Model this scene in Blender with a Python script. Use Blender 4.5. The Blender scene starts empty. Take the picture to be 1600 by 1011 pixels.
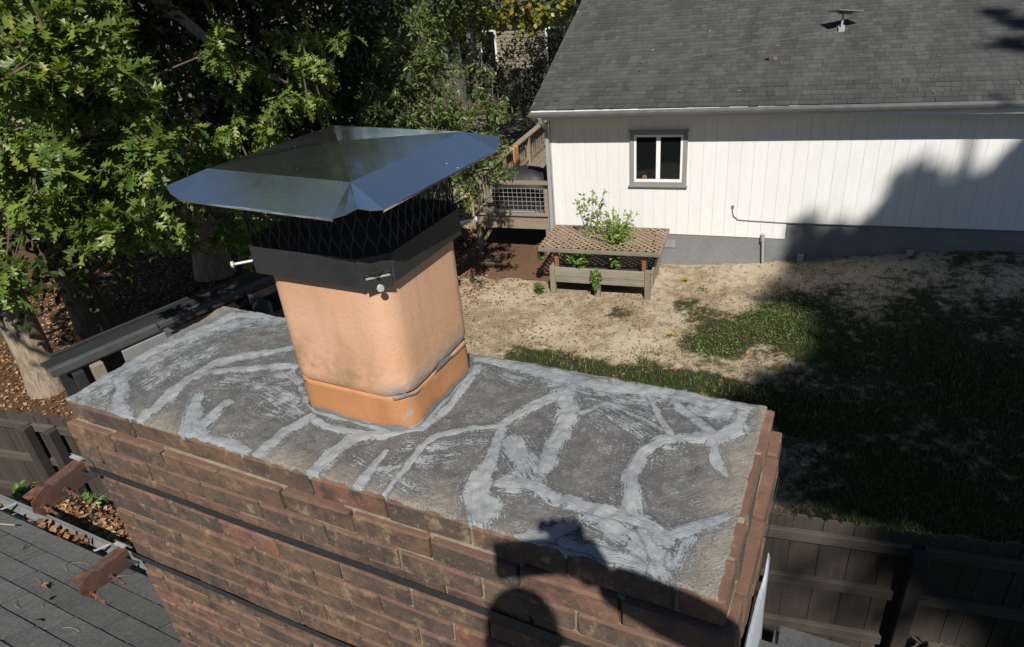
import bpy, bmesh, math, random
import numpy as np
from mathutils import Vector, Matrix, noise as mnoise

# ------------------------------------------------------------------ camera, sky, sun, exposure
random.seed(7); RNG = np.random.default_rng(7)
SC = bpy.context.scene
COL = SC.collection
C = np.array([1.946, -.835, 1.003])
FPX, YAW, PITCH, ROLL = 1052.2, -.5, .496, -.097
_f = np.array([math.sin(YAW)*math.cos(PITCH), math.cos(YAW)*math.cos(PITCH), -math.sin(PITCH)])
_r0 = np.array([math.cos(YAW), -math.sin(YAW), 0]); _u0 = np.cross(_r0, _f)
_r = _r0*math.cos(ROLL)+_u0*math.sin(ROLL); _u = -_r0*math.sin(ROLL)+_u0*math.cos(ROLL)
cd = bpy.data.cameras.new('camera'); cam = bpy.data.objects.new('camera', cd); COL.objects.link(cam)
cd.sensor_fit = 'HORIZONTAL'; cd.sensor_width = 36; cd.lens = 36*FPX/1600; cd.clip_start = .02; cd.clip_end = 900
cam.matrix_world = Matrix(((_r[0], _u[0], -_f[0], C[0]), (_r[1], _u[1], -_f[1], C[1]), (_r[2], _u[2], -_f[2], C[2]), (0, 0, 0, 1)))
SC.camera = cam
SUN = np.array([.343, -.584, .736]); SUN /= np.linalg.norm(SUN)
wd = bpy.data.worlds.new('World'); SC.world = wd; wd.use_nodes = True
wn = wd.node_tree; bg = wn.nodes['Background']
sky = wn.nodes.new('ShaderNodeTexSky'); sky.sky_type = 'NISHITA'; sky.sun_disc = False
sky.dust_density = 0.0; sky.ozone_density = 3.0; sky.sun_elevation = math.asin(SUN[2]); sky.sun_rotation = math.atan2(SUN[0], SUN[1])
wn.links.new(sky.outputs[0], bg.inputs[0]); bg.inputs[1].default_value = .058
sd = bpy.data.lights.new('sun', 'SUN'); sun = bpy.data.objects.new('sun', sd); COL.objects.link(sun)
sd.energy = 5.0; sd.angle = math.radians(.53); sd.color = (1, .96, .89)
sun.rotation_euler = Vector(SUN).to_track_quat('Z', 'Y').to_euler(); sun.location = (6, -10, 13)
SC.view_settings.view_transform = 'Standard'; SC.view_settings.look = 'None'
SC.view_settings.exposure = 0.28; SC.view_settings.gamma = 1; SC.view_settings.use_curve_mapping = False
SC.cycles.use_denoising = True; SC.cycles.max_bounces = 6

# ------------------------------------------------------------------ measuring helpers
def ray(px, py):
    d = _r*(px-800)/FPX-_u*(py-505.5)/FPX+_f
    return d/np.linalg.norm(d)
def at(px, py, dist): return C+ray(px, py)*dist
def onz(px, py, z): d = ray(px, py); return C+d*(z-C[2])/d[2]
ZG = -4.2
HY = math.radians(7.482)
HA = np.array([-2.959, 10.269, ZG]); HD = np.array([math.cos(HY), math.sin(HY), 0]); HN = np.array([-math.sin(HY), math.cos(HY), 0])
def HW(s, n, z): return HA+HD*s+HN*n+np.array([0, 0, z])      # neighbour-house coordinates -> world
def toH(x, y): vx, vy = x-HA[0], y-HA[1]; return vx*HD[0]+vy*HD[1], vx*HN[0]+vy*HN[1]

# ------------------------------------------------------------------ object helpers
def tag(o, label=None, cat=None, group=None, kind=None):
    if label: o['label'] = label
    if cat: o['category'] = cat
    if group: o['group'] = group
    if kind: o['kind'] = kind
    return o
def empty(name, loc, rz=0, label=None, cat=None, group=None):
    o = bpy.data.objects.new(name, None); COL.objects.link(o); o.location = tuple(float(v) for v in loc); o.rotation_euler = (0, 0, rz)
    o.empty_display_size = .1
    return tag(o, label, cat, group)
def link(name, me, parent=None, loc=(0, 0, 0), rot=(0, 0, 0)):
    o = bpy.data.objects.new(name, me); COL.objects.link(o); o.location = loc; o.rotation_euler = rot
    if parent: o.parent = parent
    return o
class MB:
    def __init__(s): s.v = []; s.f = []
    def add(s, v, f):
        b = len(s.v); s.v += [tuple(map(float, q)) for q in v]; s.f += [tuple(i+b for i in q) for q in f]; return s
    def box(s, x0, x1, y0, y1, z0, z1, m=None, b=0):
        if b:
            return s.bevbox(x0, x1, y0, y1, z0, z1, b, m)
        v = [(x, y, z) for z in (z0, z1) for y in (y0, y1) for x in (x0, x1)]
        if m is not None: v = [m @ Vector(q) for q in v]
        return s.add(v, [(0, 2, 3, 1), (4, 5, 7, 6), (0, 1, 5, 4), (2, 6, 7, 3), (0, 4, 6, 2), (1, 3, 7, 5)])
    def bevbox(s, x0, x1, y0, y1, z0, z1, b, m=None, jit=0, rnd=random):
        X, Y, Z = (x0, x1), (y0, y1), (z0, z1); v = []; idx = {}
        for i in (0, 1):
            for j in (0, 1):
                for k in (0, 1):
                    p = [X[i], Y[j], Z[k]]; sg = [1 if q == 0 else -1 for q in (i, j, k)]
                    for a in range(3):
                        q = [p[c]+(sg[c]*b if c != a else 0) for c in range(3)]
                        if jit: q = [c+rnd.uniform(-jit, jit) for c in q]
                        idx[i, j, k, a] = len(v); v.append(q)
        f = []
        for a in range(3):
            o = [c for c in range(3) if c != a]
            for e in (0, 1):
                cs = []
                for (u, w) in ((0, 0), (1, 0), (1, 1), (0, 1)):
                    t = [0, 0, 0]; t[a] = e; t[o[0]] = u; t[o[1]] = w; cs.append(idx[t[0], t[1], t[2], a])
                f.append(cs)
        for a in range(3):
            o = [c for c in range(3) if c != a]
            for u in (0, 1):
                for w in (0, 1):
                    t0 = [0, 0, 0]; t0[o[0]] = u; t0[o[1]] = w; t1 = list(t0); t1[a] = 1
                    f.append([idx[(*t0, o[0])], idx[(*t1, o[0])], idx[(*t1, o[1])], idx[(*t0, o[1])]])
        for i in (0, 1):
            for j in (0, 1):
                for k in (0, 1): f.append([idx[i, j, k, a] for a in range(3)])
        if m is not None: v = [m @ Vector(q) for q in v]
        return s.add(v, f)
    def tube(s, pts, rad, n=8, cap=True):
        pts = [Vector(tuple(map(float, p))) for p in pts]; rad = list(rad) if hasattr(rad, '__len__') else [rad]*len(pts)
        rings = []; prev = None
        for i, p in enumerate(pts):
            t = (pts[min(i+1, len(pts)-1)]-pts[max(i-1, 0)]).normalized()
            if prev is None:
                a = Vector((0, 0, 1)) if abs(t.z) < .9 else Vector((1, 0, 0)); u = t.cross(a).normalized()
            else:
                u = (prev-t*prev.dot(t)).normalized()
            prev = u; w = t.cross(u); rings.append([p+(u*math.cos(2*math.pi*k/n)+w*math.sin(2*math.pi*k/n))*rad[i] for k in range(n)])
        v = [q for r in rings for q in r]; f = []
        for i in range(len(pts)-1):
            for k in range(n): f.append((i*n+k, i*n+(k+1) % n, (i+1)*n+(k+1) % n, (i+1)*n+k))
        if cap: f += [tuple(range(n))[::-1], tuple((len(pts)-1)*n+k for k in range(n))]
        return s.add(v, f)
    def bar(s, p, q, w, h, up=(0, 0, 1), b=0):
        p = Vector(tuple(map(float, p))); q = Vector(tuple(map(float, q))); d = q-p; L = d.length; d.normalize(); u = Vector(up); x = d.cross(u).normalized(); z = x.cross(d)
        m = Matrix(((d.x, x.x, z.x, p.x), (d.y, x.y, z.y, p.y), (d.z, x.z, z.z, p.z), (0, 0, 0, 1)))
        return s.box(0, L, -w/2, w/2, -h/2, h/2, m, b)
    def mesh(s, name, mat, smooth=False):
        me = bpy.data.meshes.new(name); me.from_pydata(s.v, [], s.f)
        bm = bmesh.new(); bm.from_mesh(me); bmesh.ops.recalc_face_normals(bm, faces=bm.faces); bm.to_mesh(me); bm.free()
        if mat: me.materials.append(mat)
        if smooth:
            for p in me.polygons: p.use_smooth = True
        return me
    def build(s, name, mat, parent=None, smooth=False, loc=(0, 0, 0)): return link(name, s.mesh(name, mat, smooth), parent, loc)
def npmesh(name, V, F, mat, smooth=False):
    """V (n,3), F (m,k) numpy -> mesh"""
    me = bpy.data.meshes.new(name); V = np.asarray(V, np.float32); F = np.asarray(F, np.int32); k = F.shape[1]
    me.vertices.add(len(V)); me.vertices.foreach_set('co', V.ravel()); me.loops.add(F.size); me.loops.foreach_set('vertex_index', F.ravel())
    me.polygons.add(len(F)); me.polygons.foreach_set('loop_start', np.arange(0, F.size, k, dtype=np.int32))
    if smooth: me.polygons.foreach_set('use_smooth', np.ones(len(F), bool))
    me.update(calc_edges=True); me.validate()
    if mat: me.materials.append(mat)
    return me
def scatter(name, tv, tf, R3, T, mat, smooth=False):
    """many copies of a small template in one mesh: tv (k,3), tf (m,j), R3 (N,3,3), T (N,3)"""
    tv = np.asarray(tv, float); tf = np.asarray(tf); N = len(T); k = len(tv)
    V = np.einsum('nij,kj->nki', R3, tv)+np.asarray(T)[:, None, :]
    F = tf[None]+(np.arange(N)*k)[:, None, None]
    return npmesh(name, V.reshape(-1, 3), F.reshape(-1, tf.shape[1]), mat, smooth)
def frames(d, up):
    """rotation matrices whose x axis is d and whose z axis is near up"""
    d = d/np.linalg.norm(d, axis=1, keepdims=True); y = np.cross(up, d); y /= np.linalg.norm(y, axis=1, keepdims=True)+1e-9
    z = np.cross(d, y); return np.stack([d, y, z], -1)

# ------------------------------------------------------------------ node helpers
class NT:
    def __init__(s, name):
        s.m = bpy.data.materials.new(name); s.m.use_nodes = True; s.t = s.m.node_tree; s.b = s.t.nodes['Principled BSDF']; s.o = s.t.nodes['Material Output']
    def n(s, ty, props=None, **inp):
        nd = s.t.nodes.new('ShaderNode'+ty)
        for k, v in (props or {}).items(): setattr(nd, k, v)
        for k, v in inp.items(): s.set(nd, k, v)
        return nd
    def set(s, nd, k, v):
        k = k.replace('_', ' ')
        sock = nd.inputs[int(k[1:])] if k[0] == 'i' and k[1:].isdigit() else nd.inputs[k]
        if hasattr(v, 'is_linked'): s.t.links.new(v, sock)
        else:
            if sock.type == 'RGBA' and len(v) == 3: v = (*v, 1)
            sock.default_value = v
    def P(s, **k):
        for a, v in k.items(): s.set(s.b, a, v)
        return s
    def coord(s, k='Object', off=None, scale=None):
        c = s.n('TexCoord').outputs[k]
        if off is not None or scale is not None:
            mp = s.n('Mapping', Vector=c)
            if off is not None: s.t.links.new(off, mp.inputs['Location']) if hasattr(off, 'is_linked') else None
            if scale is not None: mp.inputs['Scale'].default_value = scale
            c = mp.outputs[0]
        return c
    def noise(s, vec, scale, detail=4, rough=.55, out='Fac', dist=0):
        return s.n('TexNoise', Vector=vec, Scale=scale, Detail=detail, Roughness=rough, Distortion=dist).outputs[out]
    def ramp(s, fac, stops, interp='LINEAR'):
        r = s.n('ValToRGB', Fac=fac); cr = r.color_ramp; cr.interpolation = interp
        while len(cr.elements) < len(stops): cr.elements.new(.5)
        for e, (p, c) in zip(cr.elements, stops): e.position = p; e.color = (*c, 1) if len(c) == 3 else c
        return r.outputs[0]
    def map(s, v, a, b, c=0., d=1.): return s.n('MapRange', i0=v, i1=a, i2=b, i3=c, i4=d).outputs[0]
    def math(s, op, a, b=0., c=None):
        nd = s.n('Math', {'operation': op}, i0=a, i1=b)
        if c is not None: s.set(nd, 'i2', c)
        return nd.outputs[0]
    def mix(s, f, a, b, mode='MIX'):
        nd = s.n('Mix', {'data_type': 'RGBA', 'blend_type': mode}); s.set(nd, 'i0', f); s.set(nd, 'i6', a); s.set(nd, 'i7', b); return nd.outputs[2]
    def bump(s, h, strength=.4, dist=.01):
        s.set(s.b, 'Normal', s.n('Bump', Height=h, Strength=strength, Distance=dist).outputs[0]); return s
    def rnd(s): return s.n('ObjectInfo').outputs['Random']
    def island(s): return s.n('NewGeometry').outputs['Random Per Island']
    def attr(s, name): return s.n('Attribute', {'attribute_name': name}).outputs['Fac']
def simple(name, col, rough=.6, var=.25, scale=8, bump=.15, metal=0, bscale=60, bdist=.004, stretch=None, islands=False):
    t = NT(name); v = t.coord('Object', off=None, scale=stretch or (1, 1, 1))
    rv = t.n('Combine'+'XYZ', X=t.math('MULTIPLY', t.rnd(), 37.), Y=t.math('MULTIPLY', t.rnd(), 91.)).outputs[0]
    v = t.n('VectorMath', {'operation': 'ADD'}, i0=v, i1=rv).outputs[0]
    a = t.noise(v, scale, 5); b = t.noise(v, scale*6, 3)
    dark = tuple(c*(1-var) for c in col); lite = tuple(min(1, c*(1+var)) for c in col)
    c = t.ramp(t.math('MULTIPLY_ADD', b, .4, t.math('MULTIPLY', a, .6)), [(.3, dark), (.7, lite)])
    r = t.math('FRACT', t.math('ADD', t.rnd(), t.island())) if islands else t.rnd()
    c = t.mix(1., c, t.ramp(r, [(0, (1-var*.7,)*3), (1, (min(1, 1+var*.5),)*3)]), 'MULTIPLY')
    t.P(Base_Color=c, Roughness=rough, Metallic=metal)
    if bump: t.bump(t.noise(v, bscale, 4), bump, bdist)
    return t.m

# ------------------------------------------------------------------ materials
def wood(name, col, rough=.85, var=.3, axis=0, islands=False):
    sc = [14, 14, 14]; sc[axis] = 1.2
    t = NT(name); v = t.coord('Object', scale=tuple(sc))
    rv = t.n('CombineXYZ', X=t.math('MULTIPLY', t.rnd(), 37.), Y=t.math('MULTIPLY', t.rnd(), 91.)).outputs[0]
    v = t.n('VectorMath', {'operation': 'ADD'}, i0=v, i1=rv).outputs[0]
    a = t.noise(v, 1.2, 6, .65, dist=.6); b = t.noise(v, 6, 4, .7)
    w = t.noise(t.coord('Object'), 3.5, 4)
    k = t.math('MULTIPLY_ADD', b, .45, t.math('MULTIPLY', a, .55))
    c = t.ramp(k, [(.3, tuple(x*(1-var*1.4) for x in col)), (.5, col), (.72, tuple(min(1, x*(1+var)) for x in col))])
    c = t.mix(t.map(w, .45, .75, 0, .45), c, tuple(x*.6 for x in col))
    r = t.math('FRACT', t.math('ADD', t.rnd(), t.island())) if islands else t.rnd()
    c = t.mix(1., c, t.ramp(r, [(0, (.72,)*3), (1, (1.,)*3)]), 'MULTIPLY')
    t.P(Base_Color=c, Roughness=rough); t.bump(k, .35, .006); return t.m
def leafmat(name, stops, rough=.42, trans=.28, tcol=None, spec=.45):
    t = NT(name); r = t.math('FRACT', t.math('ADD', t.rnd(), t.island()))
    c = t.ramp(r, stops); v = t.noise(t.coord('Object'), 25, 2); c = t.mix(t.map(v, .35, .7, 0, .3), c, t.mix(.5, c, (.02, .03, .01)))
    t.P(Base_Color=c, Roughness=rough, Specular_IOR_Level=spec)
    tr = t.n('BsdfTranslucent', Color=t.mix(1., c, tcol or (1.3, 1.5, .5), 'MULTIPLY'))
    mx = t.n('MixShader', Fac=trans); t.t.links.new(t.b.outputs[0], mx.inputs[1]); t.t.links.new(tr.outputs[0], mx.inputs[2]); t.t.links.new(mx.outputs[0], t.o.inputs[0])
    return t.m
M = {}
def brick_mat():
    t = NT('brick'); r = t.rnd(); g = t.island()
    rv = t.n('CombineXYZ', X=t.math('MULTIPLY', r, 57.), Y=t.math('MULTIPLY', r, 131.), Z=t.math('MULTIPLY', r, 17.)).outputs[0]
    v = t.n('VectorMath', {'operation': 'ADD'}, i0=t.coord('Object'), i1=rv).outputs[0]
    base = t.ramp(t.math('FRACT', t.math('MULTIPLY', r, 7.3)), [(0, (.115, .077, .055)), (.15, (.160, .096, .062)), (.3, (.070, .056, .050)), (.45, (.138, .086, .058)), (.6, (.090, .067, .055)), (.75, (.168, .098, .064)), (.88, (.122, .088, .066)), (.96, (.19, .084, .058)), (1, (.225, .11, .082))])
    n1 = t.noise(v, 15, 6, .66, dist=.2); n2 = t.noise(v, 26, 6, .7); n3 = t.noise(v, 7, 4, .6)
    vs = t.n('Mapping', Vector=v); vs.inputs['Scale'].default_value = (12, 12, 7); n4 = t.noise(vs.outputs[0], 1.5, 5, .7)
    c = t.mix(t.map(n1, .44, .60, 0, .78), base, (.050, .040, .038))
    c = t.mix(t.map(n3, .58, .74, 0, .5), c, (.17, .085, .055))
    c = t.mix(t.map(t.math('MULTIPLY', n4, n2), .29, .39, 0, .75), c, (.30, .225, .135))
    c = t.mix(t.map(t.noise(v, 90, 3, .6), .66, .76, 0, .5), c, (.40, .34, .27))
    pw = t.n('NewGeometry').outputs['Position']; wv = t.noise(pw, 2.2, 4, .6); wf = t.noise(pw, 70, 5, .75)
    c = t.mix(t.map(wv, .42, .62, 0, .4), c, t.mix(.5, c, (.22, .145, .085)))
    c = t.mix(t.map(wf, .57, .67, 0, .3), c, (.30, .245, .185))
    c = t.mix(t.map(t.noise(pw, 34, 4, .7), .58, .68, 0, .55), c, (.045, .038, .036))
    # upward edges painted redder: fired colour plus the sunlit look of the lips
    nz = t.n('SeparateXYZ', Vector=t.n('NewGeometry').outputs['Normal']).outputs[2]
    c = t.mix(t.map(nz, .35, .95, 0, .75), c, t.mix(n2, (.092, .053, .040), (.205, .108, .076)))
    t.P(Base_Color=c, Roughness=.9, Specular_IOR_Level=.25)
    t.bump(t.math('ADD', t.math('MULTIPLY', n2, .7), t.math('MULTIPLY', t.noise(v, 140, 4, .7), .5)), .55, .006); return t.m
M['brick'] = brick_mat()
M['mortar'] = simple('mortar', (.25, .205, .15), .95, .35, 18, .5, bscale=120, bdist=.005)
def crown_mat():
    t = NT('cement_crown'); p = t.coord('Object')
    seal = t.attr('seal'); edge = t.attr('edge')
    big = t.noise(p, 4.5, 5, .6); mid = t.noise(p, 22, 6, .68); fine = t.noise(p, 190, 4, .75); grit = t.n('TexVoronoi', Vector=p, Scale=260.).outputs['Distance']
    dark = t.ramp(t.math('MULTIPLY_ADD', fine, .55, t.math('MULTIPLY', mid, .45)), [(.34, (.052, .050, .048)), (.5, (.118, .113, .107)), (.64, (.27, .26, .245))])
    tan = t.ramp(t.math('MULTIPLY_ADD', fine, .5, t.math('MULTIPLY', mid, .5)), [(.3, (.12, .105, .084)), (.5, (.225, .198, .158)), (.7, (.36, .325, .265))])
    c = t.mix(t.map(t.math('ADD', edge, t.math('MULTIPLY', t.math('SUBTRACT', big, .5), 1.3)), .42, .95), dark, tan)
    c = t.mix(t.map(grit, .0, .2, .35, 0), c, (.035, .03, .028))
    bv = t.n('CombineXYZ', X=t.math('MULTIPLY', t.attr('su'), 14.), Y=t.math('MULTIPLY', t.attr('sv'), 240.), Z=t.math('MULTIPLY', t.attr('sn'), 3.7)).outputs[0]; st = t.noise(bv, 1., 4, .6)
    k = t.math('ADD', seal, t.math('ADD', t.math('MULTIPLY', t.math('SUBTRACT', mid, .5), 1.5), t.math('ADD', t.math('MULTIPLY', t.math('SUBTRACT', fine, .5), 1.5), t.math('MULTIPLY', t.math('SUBTRACT', st, .5), 1.5))))
    m = t.math('MAXIMUM', t.map(k, .42, .68), t.map(t.math('ADD', k, t.math('ADD', t.math('MULTIPLY', t.math('SUBTRACT', st, .5), 1.6), t.math('MULTIPLY', t.math('SUBTRACT', fine, .5), 2.6))), .28, .62, 0, .75))
    sc = t.ramp(t.math('MULTIPLY_ADD', st, .5, t.math('MULTIPLY', mid, .5)), [(.3, (.195, .205, .21)), (.5, (.265, .278, .28)), (.7, (.345, .355, .35))])
    sc = t.mix(t.map(t.noise(p, 7, 2), .4, .65, 0, .5), sc, (.165, .185, .21))
    t.P(Base_Color=t.mix(m, c, sc), Roughness=t.map(m, 0, 1, .95, .5), Specular_IOR_Level=.35)
    h = t.math('ADD', t.math('MULTIPLY', fine, .55), t.math('ADD', t.math('MULTIPLY', m, .6), t.math('MULTIPLY', st, t.math('MULTIPLY', m, .6))))
    t.bump(h, .8, .005); return t.m
M['crown'] = crown_mat()
def clay(name, a, b, moss=True):
    t = NT(name); p = t.coord('Object'); mp = t.n('Mapping', Vector=p); mp.inputs['Scale'].default_value = (1, 1, 1.3)
    n1 = t.noise(mp.outputs[0], 60, 5, .7); n2 = t.noise(p, 6, 4); n3 = t.noise(p, 230, 3, .7)
    vz = t.n('Mapping', Vector=p); vz.inputs['Scale'].default_value = (9, 9, 1.2); n5 = t.noise(vz.outputs[0], 1.6, 5, .6)
    c = t.mix(t.map(n2, .3, .7), a, b); c = t.mix(t.map(n5, .5, .75, 0, .38), c, tuple(x*.6 for x in a)); c = t.mix(t.map(n1, .58, .75, 0, .4), c, tuple(x*.62 for x in a)); c = t.mix(t.map(n3, .68, .75, 0, .5), c, tuple(x*.5 for x in a))
    if moss:
        z = t.n('SeparateXYZ', Vector=p).outputs[2]; x = t.n('SeparateXYZ', Vector=p).outputs[0]
        k = t.math('MULTIPLY', t.map(z, .15, .29, 1, 0), t.map(t.noise(p, 9, 6, .68), .42, .58)); k = t.math('MULTIPLY', k, t.map(x, 1.06, .8, .35, 1))
        c = t.mix(t.math('MULTIPLY', k, .9), c, (.20, .15, .05))
        # dried cement smear near the joint on the right face
        k2 = t.math('MULTIPLY', t.map(z, .165, .118, 0, 1), t.map(t.noise(p, 30, 5, .7), .42, .5)); c = t.mix(t.math('MULTIPLY', k2, t.map(x, 1.0, 1.05)), c, (.26, .25, .25))
    else:
        z = t.n('SeparateXYZ', Vector=p).outputs[2]; x = t.n('SeparateXYZ', Vector=p).outputs[0]
        k2 = t.math('MULTIPLY', t.map(t.noise(p, 24, 5, .7), .61, .66), t.map(t.math('ADD', t.map(x, 1.0, 1.06), t.map(z, .05, .01)), .5, 1.)); c = t.mix(k2, c, (.30, .30, .31))
    t.P(Base_Color=c, Roughness=.88, Specular_IOR_Level=.25); t.bump(t.math('ADD', t.math('MULTIPLY', t.noise(p, 110, 4, .6), 1.), t.math('MULTIPLY', n3, .6)), .34, .0025); return t.m
M['sealant'] = simple('grey_sealant', (.25, .262, .265), .55, .25, 30, .5)
M['sealant_dark'] = simple('old_sealant', (.20, .20, .215), .6, .3, 40, .5)
M['clay'] = clay('flue_clay', (.56, .315, .185), (.62, .37, .235))
M['clay_base'] = clay('flue_clay_base', (.43, .195, .082), (.49, .235, .108), False)
def steel():
    t = NT('stainless_lid'); p = t.coord('Object'); n1 = t.noise(p, 5, 4, .6, dist=1.4); n2 = t.noise(p, 300, 3, .7); n3 = t.noise(p, 48, 3, .5)
    dust = t.map(n2, .56, .74, 0, .35); spot = t.map(n3, .735, .75, 0, .7)
    c = t.mix(dust, (.86, .88, .90), (.42, .42, .40)); c = t.mix(spot, c, (.6, .6, .58))
    t.P(Base_Color=c, Metallic=t.math('SUBTRACT', .986, t.math('ADD', t.math('MULTIPLY', dust, .18), spot)), Roughness=t.map(n1, .3, .7, .08, .20)); t.bump(n1, .05, .01); return t.m
M['steel'] = steel()
M['black_metal'] = simple('black_painted_steel', (.030, .030, .031), .42, .25, 12, .1)
M['mesh'] = simple('black_mesh', (.019, .019, .02), .5, .2, 12, 0)
M['zinc'] = simple('zinc_bolt', (.66, .64, .58), .35, .12, 40, .05, metal=.35)
M['flue_dark'] = simple('opening_black', (.012, .011, .010), .95, .3, 9, .3)  # near black: the flue mouth's shade put in colour, also joint gap and hole
def rust():
    t = NT('rusty_steel'); p = t.coord('Object'); n = t.noise(p, 30, 6, .7); n2 = t.noise(p, 8, 4)
    c = t.ramp(n, [(.3, (.042, .021, .015)), (.5, (.098, .042, .026)), (.68, (.22, .088, .04))]); c = t.mix(t.map(n2, .45, .62, 0, .75), c, (.065, .043, .036))
    t.P(Base_Color=c, Roughness=.85); t.bump(n, .4, .003); return t.m
M['rust'] = rust()
M['galv'] = simple('galvanised', (.42, .42, .42), .55, .25, 30, .1, metal=.25)
M['white_paint'] = simple('white_flashing', (.52, .54, .57), .5, .18, 14, .3, bscale=25, bdist=.01)
def shingle(name, a, b, cc):
    t = NT(name); r = t.math('FRACT', t.math('ADD', t.math('MULTIPLY', t.rnd(), 3.7), t.island())); p = t.coord('Object')
    base = t.ramp(r, [(0, a), (.35, b), (.7, cc), (1, a)]); f = t.noise(p, 260, 3, .8); f2 = t.noise(p, 55, 4, .7); w = t.noise(p, 1.3, 5, .6)
    c = t.mix(1., base, t.ramp(t.math('MULTIPLY_ADD', f2, .35, t.math('MULTIPLY', f, .65)), [(.32, (.45,)*3), (.5, (.95,)*3), (.66, (1.6,)*3)]), 'MULTIPLY')
    c = t.mix(t.map(w, .45, .7, 0, .5), c, t.mix(.5, c, (.05, .052, .046)))
    sp = t.n('Mapping', Vector=t.n('NewGeometry').outputs['Position']); sp.inputs['Rotation'].default_value = (0, 0, -.13); sp.inputs['Scale'].default_value = (1.6, .22, .3); sk = t.noise(sp.outputs[0], 1., 5, .65)
    c = t.mix(t.map(sk, .46, .66, 0, .5), c, t.mix(.35, (.022, .022, .021), c)); c = t.mix(t.map(sk, .44, .30, 0, .22), c, (.14, .14, .135))
    t.P(Base_Color=c, Roughness=.95, Specular_IOR_Level=.2); t.bump(t.math('ADD', f, f2), .6, .004); return t.m
M['shingle'] = shingle('grey_shingle', (.132, .133, .127), (.170, .172, .163), (.150, .152, .145))
M['shingle_n'] = shingle('charcoal_shingle', (.052, .053, .051), (.078, .079, .076), (.063, .064, .062))
M['alu'] = simple('grey_gutter', (.20, .203, .206), .45, .2, 9, .1, bscale=25, metal=.3)
M['own_gutter'] = simple('zinc_gutter', (.235, .24, .245), .45, .25, 6, .1, bscale=25, metal=.2)
M['gutter_in'] = simple('gutter_grime', (.10, .10, .10), .7, .4, 9, .2)
M['siding'] = simple('white_siding', (.73, .72, .69), .6, .05, 2.2, .08, bscale=70, bdist=.003, stretch=(4, 4, 1))
M['groove'] = simple('siding_groove', (.62, .61, .58), .8, .1, 5, .1)
M['found'] = simple('grey_foundation', (.185, .19, .183), .85, .18, 3, .3, bscale=50, bdist=.006)
M['trim'] = simple('grey_trim', (.25, .242, .222), .6, .12, 4, .1)
M['trim_lt'] = simple('grey_downspout', (.34, .345, .35), .5, .1, 4, .05)
M['vinyl'] = simple('white_vinyl', (.80, .80, .80), .35, .03, 4, .03)
def glass():
    t = NT('dark_glass'); t.P(Base_Color=(.006, .008, .008), Roughness=.04, Specular_IOR_Level=.5); return t.m
M['glass'] = glass()
M['rail_wood'] = wood('weathered_deck_wood', (.27, .215, .155))
M['deck_wood'] = wood('grey_deck_board', (.22, .185, .145), axis=1)
M['bed_wood'] = wood('grey_bed_board', (.25, .215, .165))
M['bed_post'] = wood('weathered_bed_post', (.25, .215, .155), axis=2)
M['cedar'] = wood('brown_cedar', (.25, .115, .06), axis=2)
M['lattice'] = wood('brown_lattice', (.33, .235, .155))
M['picket'] = wood('brown_fence_picket', (.060, .049, .035), axis=2)
M['rail'] = wood('grey_fence_rail', (.085, .073, .055))
M['post'] = wood('dark_fence_post', (.045, .036, .028), axis=2)
M['wire'] = simple('steel_wire', (.5, .5, .5), .45, .1, 5, 0, metal=.6)
M['soil'] = simple('dark_soil', (.045, .03, .02), .95, .5, 30, .8, bscale=50, bdist=.02)
M['bark'] = None
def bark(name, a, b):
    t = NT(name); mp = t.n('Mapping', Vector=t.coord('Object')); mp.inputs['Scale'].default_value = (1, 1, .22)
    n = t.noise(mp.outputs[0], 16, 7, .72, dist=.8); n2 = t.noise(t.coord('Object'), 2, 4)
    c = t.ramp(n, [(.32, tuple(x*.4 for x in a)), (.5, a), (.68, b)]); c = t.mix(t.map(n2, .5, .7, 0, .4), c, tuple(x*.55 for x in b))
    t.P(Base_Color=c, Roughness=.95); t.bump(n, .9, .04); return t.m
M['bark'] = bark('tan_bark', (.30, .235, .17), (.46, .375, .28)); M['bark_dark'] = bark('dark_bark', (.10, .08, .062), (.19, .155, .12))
M['twig'] = simple('twig', (.12, .085, .06), .9, .3, 20, .2)
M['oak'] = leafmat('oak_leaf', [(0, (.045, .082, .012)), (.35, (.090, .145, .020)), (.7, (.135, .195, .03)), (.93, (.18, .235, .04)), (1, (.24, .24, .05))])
M['holly'] = leafmat('shrub_leaf', [(0, (.045, .085, .018)), (.4, (.08, .13, .028)), (.75, (.12, .17, .042)), (.95, (.17, .19, .05)), (1, (.26, .14, .05))])
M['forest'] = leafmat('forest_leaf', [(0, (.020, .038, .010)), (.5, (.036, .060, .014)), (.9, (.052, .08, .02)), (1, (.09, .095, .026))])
M['maple'] = leafmat('maple_leaf', [(0, (.10, .14, .02)), (.5, (.19, .20, .03)), (.8, (.27, .22, .03)), (1, (.40, .20, .03))])
M['deadleaf'] = leafmat('dead_leaf', [(0, (.15, .07, .033)), (.35, (.26, .125, .06)), (.7, (.33, .20, .11)), (.85, (.09, .05, .03)), (1, (.38, .14, .055))], .8, .1, (1, .8, .5), .2)
M['mulchleaf'] = leafmat('mulch_leaf', [(0, (.13, .062, .030)), (.35, (.24, .125, .062)), (.7, (.36, .215, .12)), (1, (.46, .32, .20))], .85, .08, (1, .8, .5), .15)
M['plant'] = leafmat('garden_leaf', [(0, (.08, .15, .025)), (.5, (.125, .21, .04)), (1, (.20, .27, .06))])
M['plant_lime'] = leafmat('lime_leaf', [(0, (.15, .23, .035)), (.5, (.22, .30, .05)), (1, (.30, .37, .09))])
M['plant_pale'] = leafmat('pale_leaf', [(0, (.18, .22, .09)), (1, (.30, .33, .15))])
M['yellow'] = leafmat('yellow_leaf', [(0, (.30, .27, .06)), (1, (.40, .37, .10))])
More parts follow.
